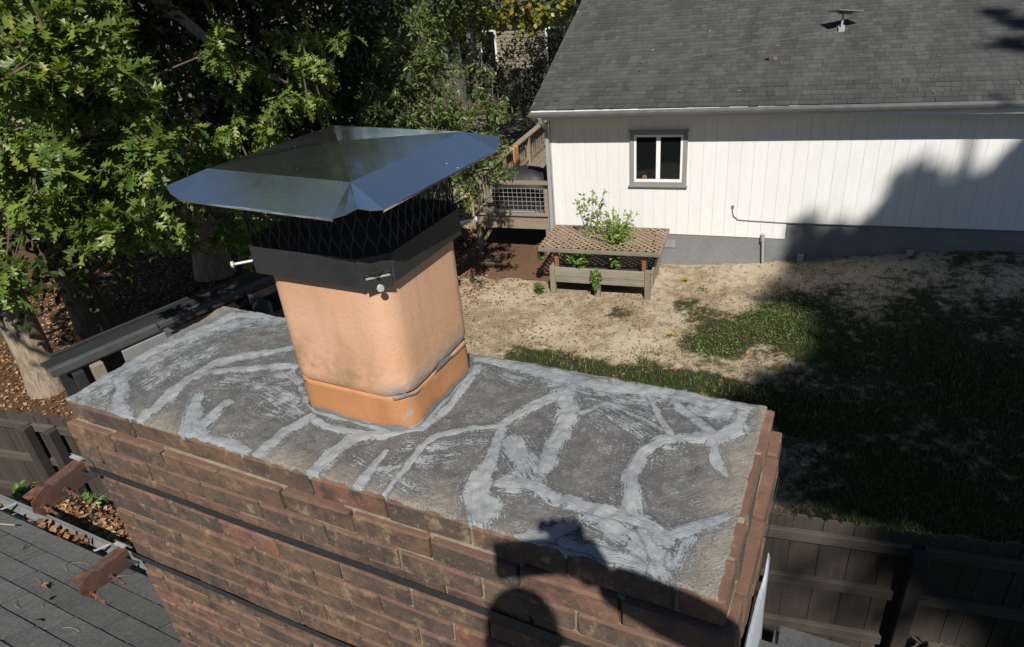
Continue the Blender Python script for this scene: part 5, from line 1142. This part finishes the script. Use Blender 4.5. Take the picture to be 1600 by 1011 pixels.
# ------------------------------------------------------------------ beige house and old fences far back
fb = empty('beige_house', HW(-9.5, 17.0, 0), HY-.12, 'beige clapboard house half hidden by trees in the distance', 'house')
def fpart(name, mat, mb, p=None): return mb.build(name, mat, p or fb)
mb = MB(); mb.box(-5, 9, 0, 6, -.3, 3.3); mb.box(1.6, 9, -.9, .02, -.3, 3.3); wl = fpart('wall', M['far_dark'], mb)
for k in range(22):
    z = .1+k*.145
    mb = MB(); mb.add([(-5, -.012, z), (1.6, -.012, z), (1.6, -.002, z+.15), (-5, -.002, z+.15), (-5, 0, z), (1.6, 0, z)], [(0, 1, 2, 3), (0, 4, 5, 1)]); fpart('clapboard', M['far_siding'], mb, wl)
    mb = MB(); mb.add([(1.6, -.93, z), (9, -.93, z), (9, -.905, z+.15), (1.6, -.905, z+.15), (1.6, -.9, z), (9, -.9, z)], [(0, 1, 2, 3), (0, 4, 5, 1)]); fpart('clapboard', M['far_siding'], mb, wl)
for x, y, w in ((2.3, -.95, .6), (.75, -.03, .55), (5.2, -.95, .7)):
    mb = MB()
    for a in ((x-.07, x, 1.05, 2.75), (x+w, x+w+.07, 1.05, 2.75), (x, x+w, 2.68, 2.75), (x, x+w, 1.05, 1.13)): mb.box(a[0], a[1], y-.05, y, a[2], a[3])
    wn_ = fpart('window', M['vinyl'], mb); mb = MB(); mb.box(x, x+w, y-.02, y-.005, 1.13, 2.68); fpart('pane', M['glass'], mb, wn_)
mb = MB(); mb.add([(-5.3, -1.3, 3.15), (9.4, -1.3, 3.15), (9.4, 3, 5.3), (-5.3, 3, 5.3), (-5.3, -1.3, 3.32), (9.4, -1.3, 3.32), (9.4, 3, 5.5), (-5.3, 3, 5.5)], [(0, 1, 2, 3), (4, 5, 6, 7), (0, 1, 5, 4), (2, 3, 7, 6), (0, 3, 7, 4), (1, 2, 6, 5)]); fpart('roof', M['far_roof'], mb)
rq = random.Random(4)
for nm, lab, s0, n0, rot, cnt in (('far_fence', 'old grey board fence in front of the beige house', -10.5, 13.2, -.03, 84), ('far_fence', 'old grey board fence behind the woodland left of the cap peak', -22., 15., .05, 62)):
    ff_ = empty(nm, HW(s0, n0, 0), HY+rot, lab, 'fence', 'old grey fences far back')
    mesh = []
    for k in range(3): mb = MB(); mb.box(-.066, .066, -.01, .01, -.1, 1.65+rq.uniform(-.03, .03)); mesh.append(mb.mesh('board', M['far_fence']))
    for i in range(cnt): link('board', rq.choice(mesh), ff_, (i*.14, rq.uniform(-.01, .01), rq.uniform(-.03, .03)), (0, rq.uniform(-.02, .02), 0))
    for z in (.35, 1.3): mb = MB(); mb.box(0, cnt*.14, .012, .05, z, z+.08); mb.build('rail', M['far_fence'], ff_)
# shrubs in the shade by the beige house
for px_, py_, dist, rad, n, lab in ((755, 120, 22, (.6, .6, .8), 1300, 'dark rounded shrub left of the far window'), (815, 120, 22, (.9, .8, 1.2), 2000, 'dark shrub between far window and dark trunk'), (880, 110, 21, (1.2, .9, 1.4), 2400, 'dark shrub beside the charcoal roof edge')):
    c = at(px_, py_, dist); t = empty('far_shrub', (c[0], c[1], ZG), 0, lab, 'shrub', 'shrubs by the beige house'); R3, P = crown(t, c, rad, n, .12, M['forest'], r3); k = P[:, 2] > ZG; o = link('foliage', scatter('foliage', LF2, LFF, R3[k], P[k]-np.array(t.location), M['forest']), t); mb = MB(); mb.tube([(0, 0, -.1), (0, 0, c[2]-ZG)], [.04, .02], 6); mb.build('stem', M['twig'], t)
# vine bush at the right bottom in front of the fence
c = np.array([FO[0], FO[1], 0])+FD*1.75-FN*.55; vb = empty('ivy_bush', (c[0], c[1], ZG), 0, 'dark leafy bush against the fence in the lower right corner', 'bush'); P0 = np.stack([r3.normal(0, .32, 90), r3.normal(0, .12, 90), r3.uniform(.1, 1.25, 90)], -1)+np.array(vb.location); R3, P = leaf_sprays(P0, r3.normal(size=(90, 3)), 12, .085, .18, r3); link('foliage', scatter('foliage', LF2*np.array([1, 1.5, 1]), LFF, R3, P-np.array(vb.location), M['holly']), vb); mb = MB()
for k in range(7): mb.tube([(.03*k-.1, 0, -.05), (r3.normal(0, .15), r3.normal(0, .06), .6), (r3.normal(0, .3), r3.normal(0, .1), 1.1)], [.012, .009, .004], 5)
mb.build('stem', M['twig'], vb)

# ------------------------------------------------------------------ trees behind the camera whose shade lies on the lawn, the fence and the white wall
SHT = [(12.24, -5.32, 16.92, 0.59, 0, 1.0), (13.59, -3.61, 14.89, 0.85, 0, 1.0), (16.21, -6.15, 18.92, 0.66, 0, 1.0), (13.12, -3.5, 15.98, 0.71, 0, 1.0), (13.54, -6.23, 18.04, 0.62, 0, 1.0), (17.58, -7.43, 19.84, 0.39, 0, 1.0), (16.86, -6.44, 19.02, 0.25, 0, 1.0), (17.07, -7.65, 21.41, 0.24, 0, 1.0), (13.18, -4.53, 15.43, 0.2, 0, 1.0), (12.44, -5.0, 17.36, 0.34, 0, 1.0), (14.56, -4.1, 17.14, 0.62, 0, 1.0), (11.0, -4.58, 15.9, 0.25, 0, 1.0), (15.23, -3.99, 14.76, 0.38, 0, 1.0), (14.76, -4.86, 15.78, 0.21, 0, 1.0), (14.72, -7.76, 20.77, 0.35, 0, 1.0), (18.18, -7.64, 19.38, 0.32, 0, 1.0), (16.23, -6.27, 17.57, 0.27, 0, 1.0), (14.62, -5.06, 16.07, 0.25, 0, 1.0), (15.54, -6.79, 20.91, 0.23, 0, 1.0), (15.5, -3.52, 13.99, 0.21, 0, 1.0), (14.57, -6.4, 20.04, 0.2, 0, 1.0), (10.62, -4.91, 16.32, 0.22, 0, 1.0), (12.18, -7.17, 18.98, 0.27, 0, 1.0), (13.37, -3.77, 14.42, 0.17, 0, 1.0), (11.57, -5.17, 16.37, 0.2, 0, 1.0), (16.09, -7.25, 21.69, 0.18, 0, 1.0), (15.11, -5.1, 19.03, 0.21, 0, 1.0), (13.27, -4.07, 14.86, 0.22, 0, 1.0), (11.35, -4.06, 15.86, 0.17, 0, 1.0), (11.52, -4.84, 16.42, 0.22, 0, 1.0), (17.52, -6.89, 18.92, 0.24, 0, 1.0), (11.65, -3.68, 14.4, 0.18, 0, 1.0), (12.45, -5.59, 18.02, 0.22, 0, 1.0), (13.22, -8.36, 20.35, 0.16, 0, 1.0), (15.98, -6.5, 17.94, 0.33, 0, 1.0), (14.73, -5.81, 19.61, 0.16, 0, 1.0), (12.81, -6.06, 18.96, 0.21, 0, 1.0), (14.17, -6.89, 18.49, 0.26, 0, 1.0), (12.85, -5.01, 17.36, 0.25, 0, 1.0), (13.99, -6.28, 17.63, 0.18, 0, 1.0), (15.88, -7.7, 19.35, 0.17, 0, 1.0), (14.02, -8.11, 20.01, 0.19, 0, 1.0), (13.24, -4.59, 17.34, 0.23, 0, 1.0), (14.07, -5.66, 17.61, 0.85, 0, 1.0), (15.42, -3.72, 14.22, 0.18, 0, 1.0), (12.46, -6.23, 17.65, 0.16, 0, 1.0), (16.32, -4.08, 14.63, 0.17, 0, 1.0), (17.18, -7.14, 20.17, 0.16, 0, 1.0), (13.71, -5.73, 18.62, 0.17, 0, 1.0), (16.92, -6.55, 17.82, 0.19, 0, 1.0), (10.28, -4.32, 15.31, 0.18, 0, 1.0), (12.94, -11.97, 18.07, 0.59, 1, 1.0), (14.75, -10.67, 16.44, 0.35, 1, 1.0), (13.58, -9.19, 16.84, 0.85, 1, 1.0), (13.49, -8.03, 14.22, 0.85, 1, 1.0), (17.52, -5.79, 17.65, 0.61, 1, 1.0), (13.46, -11.47, 19.22, 0.85, 1, 1.0), (15.08, -12.16, 19.43, 0.85, 1, 1.0), (15.25, -8.97, 15.94, 0.62, 1, 1.0), (12.95, -9.22, 14.4, 0.39, 1, 1.0), (16.75, -9.32, 19.27, 0.85, 1, 1.0), (13.49, -7.95, 19.18, 0.46, 1, 1.0), (11.49, -11.11, 16.63, 0.39, 1, 1.0), (11.08, -5.87, 15.33, 0.5, 1, 1.0), (13.93, -7.58, 17.82, 0.85, 1, 1.0), (11.97, -11.79, 19.04, 0.25, 1, 1.0), (13.6, -11.0, 16.71, 0.5, 1, 1.0), (11.91, -6.9, 14.8, 0.85, 1, 1.0), (10.22, -9.63, 15.12, 0.24, 1, 1.0), (15.26, -10.43, 16.3, 0.22, 1, 1.0), (13.39, -6.1, 14.87, 0.85, 1, 1.0), (13.52, -11.58, 18.21, 0.85, 1, 1.0), (12.78, -12.59, 19.21, 0.77, 1, 1.0), (14.93, -9.63, 18.15, 0.85, 1, 1.0), (17.83, -9.21, 20.06, 0.85, 1, 1.0), (12.1, -7.35, 18.05, 0.47, 1, 1.0), (12.45, -9.09, 18.79, 0.17, 1, 1.0), (14.9, -11.68, 17.46, 0.24, 1, 1.0), (16.85, -10.17, 18.73, 0.67, 1, 1.0), (12.48, -11.19, 16.55, 0.28, 1, 1.0), (14.76, -9.18, 15.37, 0.64, 1, 1.0), (15.9, -6.74, 15.81, 0.57, 1, 1.0), (17.51, -3.85, 16.71, 0.21, 1, 1.0), (11.16, -6.82, 17.14, 0.25, 1, 1.0), (16.44, -11.04, 19.46, 0.85, 1, 1.0), (10.99, -8.04, 15.31, 0.35, 1, 1.0), (10.2, -4.1, 14.51, 0.28, 1, 1.0), (16.31, -4.04, 16.0, 0.46, 1, 1.0), (11.15, -8.98, 15.79, 0.56, 1, 1.0), (14.21, -5.61, 16.0, 0.85, 1, 1.0), (12.51, -10.29, 15.3, 0.2, 1, 1.0), (11.29, -4.63, 15.35, 0.3, 1, 1.0), (15.48, -3.32, 15.43, 0.24, 1, 1.0), (11.64, -9.67, 17.27, 0.25, 1, 1.0), (14.27, -9.25, 14.7, 0.31, 1, 1.0), (16.92, -7.68, 17.39, 0.25, 1, 1.0), (13.62, -12.77, 18.35, 0.17, 1, 1.0), (15.48, -8.46, 15.74, 0.23, 1, 1.0), (15.29, -14.03, 20.04, 0.17, 1, 1.0), (11.77, -10.79, 15.9, 0.2, 1, 1.0), (11.3, -7.51, 15.79, 0.24, 1, 1.0), (13.74, -11.94, 17.62, 0.34, 1, 1.0), (10.92, -7.31, 14.84, 0.36, 1, 1.0), (11.72, -6.01, 15.04, 0.85, 1, 1.0), (14.59, -12.51, 18.18, 0.16, 1, 1.0), (17.65, -5.36, 18.0, 0.39, 1, 1.0), (17.12, -6.51, 17.27, 0.43, 1, 1.0), (17.06, -9.54, 18.66, 0.56, 1, 1.0), (11.89, -7.7, 18.7, 0.23, 1, 1.0), (14.16, -13.26, 19.38, 0.41, 1, 1.0), (14.54, -6.99, 15.58, 0.85, 1, 1.0), (16.68, -3.45, 16.08, 0.19, 1, 1.0), (11.86, -11.05, 18.58, 0.19, 1, 1.0), (12.82, -13.13, 18.77, 0.16, 1, 1.0), (16.91, -4.46, 17.06, 0.27, 1, 1.0), (13.44, -10.47, 20.08, 0.37, 1, 1.0), (11.69, -10.36, 17.84, 0.25, 1, 1.0), (11.13, -10.79, 17.33, 0.31, 1, 1.0), (14.32, -3.91, 15.11, 0.5, 1, 1.0), (13.77, -8.25, 17.46, 0.85, 1, 1.0), (12.38, -6.96, 17.43, 0.58, 1, 1.0), (14.39, -4.0, 15.95, 0.19, 1, 1.0), (12.92, -8.23, 19.99, 0.21, 1, 1.0), (17.8, -3.87, 16.89, 0.18, 1, 1.0), (12.23, -9.06, 19.23, 0.18, 1, 1.0), (11.26, -7.78, 17.72, 0.22, 1, 1.0), (10.41, -9.9, 15.07, 0.19, 1, 1.0), (12.1, -10.93, 16.02, 0.17, 1, 1.0), (11.7, -8.14, 18.41, 0.25, 1, 1.0), (15.92, -3.51, 15.85, 0.21, 1, 1.0), (10.64, -5.19, 16.06, 0.18, 1, 1.0), (11.73, -7.65, 17.65, 0.31, 1, 1.0), (11.01, -7.69, 17.37, 0.16, 1, 1.0), (17.36, -4.64, 16.62, 0.22, 1, 1.0), (11.19, -11.04, 16.22, 0.2, 1, 1.0), (18.22, -8.88, 19.7, 0.22, 1, 1.0), (12.46, -4.96, 15.52, 0.52, 1, 1.0), (16.55, -9.96, 17.85, 0.18, 1, 1.0), (10.93, -10.93, 17.19, 0.18, 1, 1.0), (15.21, -8.62, 20.01, 0.65, 1, 1.0), (17.0, -7.42, 19.59, 0.56, 1, 1.0), (17.85, -4.99, 17.45, 0.21, 1, 1.0), (11.45, -10.48, 15.79, 0.36, 1, 1.0), (16.21, -7.51, 18.32, 0.85, 1, 1.0), (17.91, -5.0, 17.87, 0.31, 1, 1.0), (14.63, -13.32, 19.11, 0.17, 1, 1.0), (12.67, -9.53, 19.64, 0.19, 1, 1.0), (15.89, -4.37, 16.85, 0.18, 1, 1.0), (12.51, -12.94, 18.52, 0.16, 1, 1.0), (16.32, -6.29, 15.9, 0.19, 1, 1.0), (13.54, -9.89, 15.06, 0.2, 1, 1.0), (11.37, -11.84, 17.99, 0.16, 1, 1.0), (16.68, -2.9, 15.52, 0.16, 1, 1.0), (9.57, -8.54, 14.44, 0.16, 1, 1.0), (12.64, -12.64, 16.64, 0.2, 1, 1.0), (13.77, -14.47, 18.76, 0.16, 1, 1.0), (13.27, -13.86, 18.33, 0.16, 1, 1.0), (12.37, -14.17, 18.57, 0.39, 1, 0.08), (11.61, -13.5, 17.73, 0.28, 1, 0.08), (11.48, -12.28, 16.07, 0.19, 1, 0.08), (12.98, -15.41, 19.58, 0.21, 1, 0.08), (11.77, -13.85, 17.53, 0.2, 1, 0.08), (11.91, -12.92, 16.68, 0.16, 1, 0.08), (13.52, -15.99, 20.34, 0.16, 1, 0.08), (12.79, -15.69, 20.71, 0.17, 1, 0.08), (12.67, -15.47, 19.9, 0.16, 1, 0.08), (12.6, -14.84, 19.68, 0.16, 1, 0.08), (12.94, -2.53, 19.41, 0.22, 0, 1.0), (13.19, -2.81, 19.3, 0.22, 0, 1.0), (13.03, -3.51, 19.07, 0.22, 0, 1.0), (13.24, -3.51, 19.07, 0.22, 0, 1.0), (13.58, -3.11, 19.19, 0.22, 0, 1.0), (12.2, -13.38, 18.06, 0.26, 1, 0.45), (12.21, -13.38, 17.95, 0.26, 1, 0.45), (12.29, -13.37, 18.05, 0.26, 1, 0.45), (12.31, -13.36, 17.95, 0.26, 1, 0.45), (12.38, -13.35, 18.05, 0.26, 1, 0.45), (12.4, -13.35, 17.95, 0.26, 1, 0.45), (12.42, -13.35, 17.85, 0.26, 1, 0.45), (12.48, -13.34, 18.05, 0.26, 1, 0.45), (12.49, -13.33, 17.95, 0.26, 1, 0.45), (12.51, -13.33, 17.84, 0.26, 1, 0.45), (12.57, -13.32, 18.04, 0.26, 1, 0.45), (12.59, -13.32, 17.94, 0.26, 1, 0.45), (12.61, -13.31, 17.84, 0.26, 1, 0.45), (12.66, -13.31, 18.04, 0.26, 1, 0.45), (12.68, -13.3, 17.94, 0.26, 1, 0.45), (12.7, -13.3, 17.84, 0.26, 1, 0.45), (12.75, -13.29, 18.03, 0.26, 1, 0.45), (12.77, -13.29, 17.94, 0.26, 1, 0.45), (12.79, -13.28, 17.84, 0.26, 1, 0.45), (12.83, -13.27, 18.03, 0.26, 1, 0.45), (12.86, -13.27, 17.93, 0.26, 1, 0.45), (12.88, -13.27, 17.84, 0.26, 1, 0.45), (12.92, -13.26, 18.03, 0.26, 1, 0.45), (12.94, -13.26, 17.93, 0.26, 1, 0.45), (12.97, -13.25, 17.83, 0.26, 1, 0.45), (13.01, -13.25, 18.02, 0.26, 1, 0.45), (13.03, -13.24, 17.93, 0.26, 1, 0.45), (13.05, -13.24, 17.83, 0.26, 1, 0.45), (13.09, -13.23, 18.02, 0.26, 1, 0.45), (13.12, -13.23, 17.93, 0.26, 1, 0.45), (13.14, -13.22, 17.83, 0.26, 1, 0.45)]
SHC = [np.mean([q[:3] for q in SHT if q[4] == k], axis=0) for k in (0, 1)]
r4 = np.random.default_rng(77)
for i, (bx_, by_, lab) in enumerate(((SHC[0][0], SHC[0][1], 'very tall oak whose crown shades the white wall'), (SHC[1][0], SHC[1][1], 'very tall oak whose crown shades the lawn and fence'))):
    t = tree('shade_oak', lab, (bx_, by_, ZG), 20, .42, M['bark'], 'oaks that shade the lawn', limbs=[([(bx_, by_, ZG+14), (bx_-1.2, by_+1, ZG+18), (bx_-2.2, by_+2, ZG+21)], [.2, .12, .05])]); RR = []; PP = []
    for (x, y, z, r, w, dens) in SHT:
        if w != i: continue
        n = int(330*r*r/.36*dens); d = r4.normal(size=(n, 3)); d = unit(d)*(r4.random((n, 1))**.45)*r; P = np.array([x, y, z])+d*np.array([1, 1, .8]); dd = unit(r4.normal(size=(n, 3))); up = unit(np.array(SUN)*1.2+r4.normal(size=(n, 3))*.5); RR.append(frames(dd, up)*(.20*r4.uniform(.7, 1.3, n))[:, None, None]); PP.append(P)
    o = link('crown', scatter('crown', LF2*np.array([1, 1.6, 1]), LFF, np.concatenate(RR), np.concatenate(PP)-np.array(t.location), M['oak']), t); tag(o, kind='stuff')

# ------------------------------------------------------------------ the photographer on the roof (only the shadow is in the picture)
SR = np.array([.862, .506, 0]); SB_ = np.array([.506, -.862, 0])     # to the right and to the back as seen along the sun's azimuth
def PC(r, b, z): return C+SR*r+SB_*b+np.array([0, 0, z])
HD_ = PC(-.015, .36, .135); fz = lambda q: rz_(q[1])
hipL, hipR = PC(-.10, .50, -.74), PC(.12, .50, -.74)
footL = PC(-.13, .42, 0); footL[2] = fz(footL)+.02; footR = PC(.20, .62, 0); footR[2] = fz(footR)+.02
per_ = empty('person', (float((footL+footR)[0]/2), float((footL+footR)[1]/2), float(min(footL[2], footR[2]))), 0, 'person standing on the roof holding a phone up with the right hand', 'person')
def skin(name, verts, edges, rad, mat, parent, sub=2, root=0):
    me = bpy.data.meshes.new(name); off = np.array(parent.location); me.from_pydata([tuple(np.array(v)-off) for v in verts], edges, []); me.materials.append(mat); o = link(name, me, parent)
    sk = o.modifiers.new('skin', 'SKIN'); ss = o.modifiers.new('sub', 'SUBSURF'); ss.levels = ss.render_levels = sub
    for i, r in enumerate(rad): sv = me.skin_vertices[0].data[i]; sv.radius = (r, r) if not hasattr(r, '__len__') else r; sv.use_root = (i == root)
    return o
pel = (hipL+hipR)/2+np.array([0, 0, .05]); chest = PC(.0, .44, -.30); neck = PC(-.01, .40, -.07); shR = PC(.20, .42, -.14); shL = PC(-.21, .44, -.17)
elR = PC(.372, .22, -.055); wrR = PC(.145, .045, -.035); elL = PC(-.30, .40, -.46); wrL = PC(-.12, .22, -.62)
kL = (hipL+footL)/2+np.array([0, .05, .03]); kR = (hipR+footR)/2+np.array([0, .06, .03])
vs = [pel, PC(0, .48, -.52), chest, neck, HD_-np.array([0, 0, .10]), shR, elR, wrR, shL, elL, wrL, hipL, kL, footL+np.array([0, 0, .07]), hipR, kR, footR+np.array([0, 0, .07])]
es_ = [(0, 1), (1, 2), (2, 3), (3, 4), (2, 5), (5, 6), (6, 7), (2, 8), (8, 9), (9, 10), (0, 11), (11, 12), (12, 13), (0, 14), (14, 15), (15, 16)]
body = skin('body', vs, es_, [(.15, .11), (.14, .10), (.15, .105), .058, .055, .074, .060, .040, .068, .046, .031, .088, .06, .045, .088, .06, .045], M['shirt'], per_)
# head with face and a cap
bm = bmesh.new(); bmesh.ops.create_icosphere(bm, subdivisions=4, radius=1)
face = unit(-SB_); rt_ = SR; hv = np.array([0, 0, 1.])
for v in bm.verts:
    c = np.array(v.co); fx, ry, uz = c[1], c[0], c[2]
    w = .075*(1-.18*max(0, -uz)**1.5); dpt = .095*(1-.1*max(0, -uz)); hgt = .118
    nose = .024*math.exp(-((ry/.14)**2+((uz+.12)/.20)**2))*(fx > 0); eye = -.010*(math.exp(-(((abs(ry)-.38)/.16)**2+((uz-.06)/.10)**2)))*(fx > 0); mouth = .006*math.exp(-((ry/.3)**2+((uz+.47)/.08)**2))*(fx > 0); chin = .012*math.exp(-((ry/.3)**2+((uz+.85)/.2)**2))*(fx > -.2)
    ear = .018*math.exp(-(((abs(ry)-.98)/.09)**2+((fx+.05)/.16)**2+((uz+.02)/.28)**2))
    p = rt_*(ry*w+math.copysign(ear, ry))+face*(fx*dpt+nose+eye+mouth+chin)+hv*uz*hgt; v.co = Vector(tuple(HD_+p-np.array(per_.location)))
me = bpy.data.meshes.new('head'); bm.to_mesh(me); bm.free(); me.materials.append(M['skin'])
for p in me.polygons: p.use_smooth = True
link('head', me, per_)
bm = bmesh.new(); bmesh.ops.create_uvsphere(bm, u_segments=24, v_segments=14, radius=1); bmesh.ops.delete(bm, geom=[v for v in bm.verts if v.co.z < .12], context='VERTS')
for v in bm.verts: c = np.array(v.co); v.co = Vector(tuple(HD_+rt_*c[0]*.083+face*c[1]*.103+hv*(c[2]*.125+.004)-np.array(per_.location)))
me = bpy.data.meshes.new('hair'); bm.to_mesh(me); bm.free(); me.materials.append(M['hair']); o = link('hair', me, per_); sm = o.modifiers.new('t', 'SOLIDIFY'); sm.thickness = .006
# jeans and boots
for a, k, f_ in ((hipL, kL, footL), (hipR, kR, footR)):
    skin('trouser_leg', [pel-np.array([0, 0, .02]), a, k, f_+np.array([0, 0, .12])], [(0, 1), (1, 2), (2, 3)], [.12, .098, .072, .062], M['jeans'], per_, 1)
    tp = f_+face*.17; skin('boot', [f_+np.array([0, 0, .12]), f_+np.array([0, 0, .045]), (f_+tp)/2+np.array([0, 0, .035+(fz(tp)-fz(f_))/2]), np.array([tp[0], tp[1], fz(tp)+.055])], [(0, 1), (1, 2), (2, 3)], [.052, .05, .045, .038], M['boot'], per_, 1)
# phone held level just behind the lens
pz_ = np.array([0, 0, 1.]); bk = -_f
ph = empty('phone', C+bk*.012, 0, 'black phone held level in the right hand', 'phone')
mb = MB(); pr_ = unit(np.cross(_f, pz_)); pu = np.cross(pr_, _f)
m_ = Matrix(((pr_[0], pu[0], bk[0], 0), (pr_[1], pu[1], bk[1], 0), (pr_[2], pu[2], bk[2], 0), (0, 0, 0, 1)))
mb.box(-.052, .108, -.040, .037, 0, .009, m_, .004); mb.build('body', M['phone'], ph); mb = MB(); mb.box(-.048, .104, -.036, .033, .0092, .0098, m_); mb.build('screen', M['glass'], ph)
# right hand: palm behind the right end, fingers over the top, thumb under
def PH(u, v, w): return C+bk*.012+pr_*u+pu*v+bk*w
hand = skin('hand', [wrR, PH(.135, -.03, .03), PH(.122, .012, .028), PH(.112, .03, .024)], [(0, 1), (1, 2), (2, 3)], [.030, .034, .033, .026], M['skin'], per_, 2)
for i, (u, L) in enumerate(((.052, 1.0), (.073, 1.08), (.094, 1.0), (.113, .82))):
    skin('finger', [PH(.112+(u-.09)*.4, .022, .026), PH(u+.010, .046+.012*L, .024), PH(u, .052+.016*L, .002), PH(u-.006, .040, -.010*L-.003)], [(0, 1), (1, 2), (2, 3)], [.011, .0095, .0088, .0075], M['skin'], per_, 2)
skin('thumb', [PH(.128, -.02, .03), PH(.098, -.030, .026), PH(.070, -.026, .018)], [(0, 1), (1, 2)], [.013, .0115, .009], M['skin'], per_, 2)
hl = skin('hand', [wrL, wrL+np.array([0, .03, -.05]), wrL+np.array([0, .045, -.09])], [(0, 1), (1, 2)], [.028, .034, .03], M['skin'], per_, 2)
for i in range(4):
    b = wrL+SR*(-.03+.02*i)+np.array([0, .045, -.085]); skin('finger', [b, b+np.array([0, .015, -.035]), b+np.array([0, .03, -.06])], [(0, 1), (1, 2)], [.0095, .0088, .0075], M['skin'], per_, 2)
b = wrL+SR*.03+np.array([0, .03, -.04]); skin('thumb', [b, b+SR*.025+np.array([0, .02, -.025]), b+SR*.03+np.array([0, .035, -.05])], [(0, 1), (1, 2)], [.012, .0105, .009], M['skin'], per_, 2)
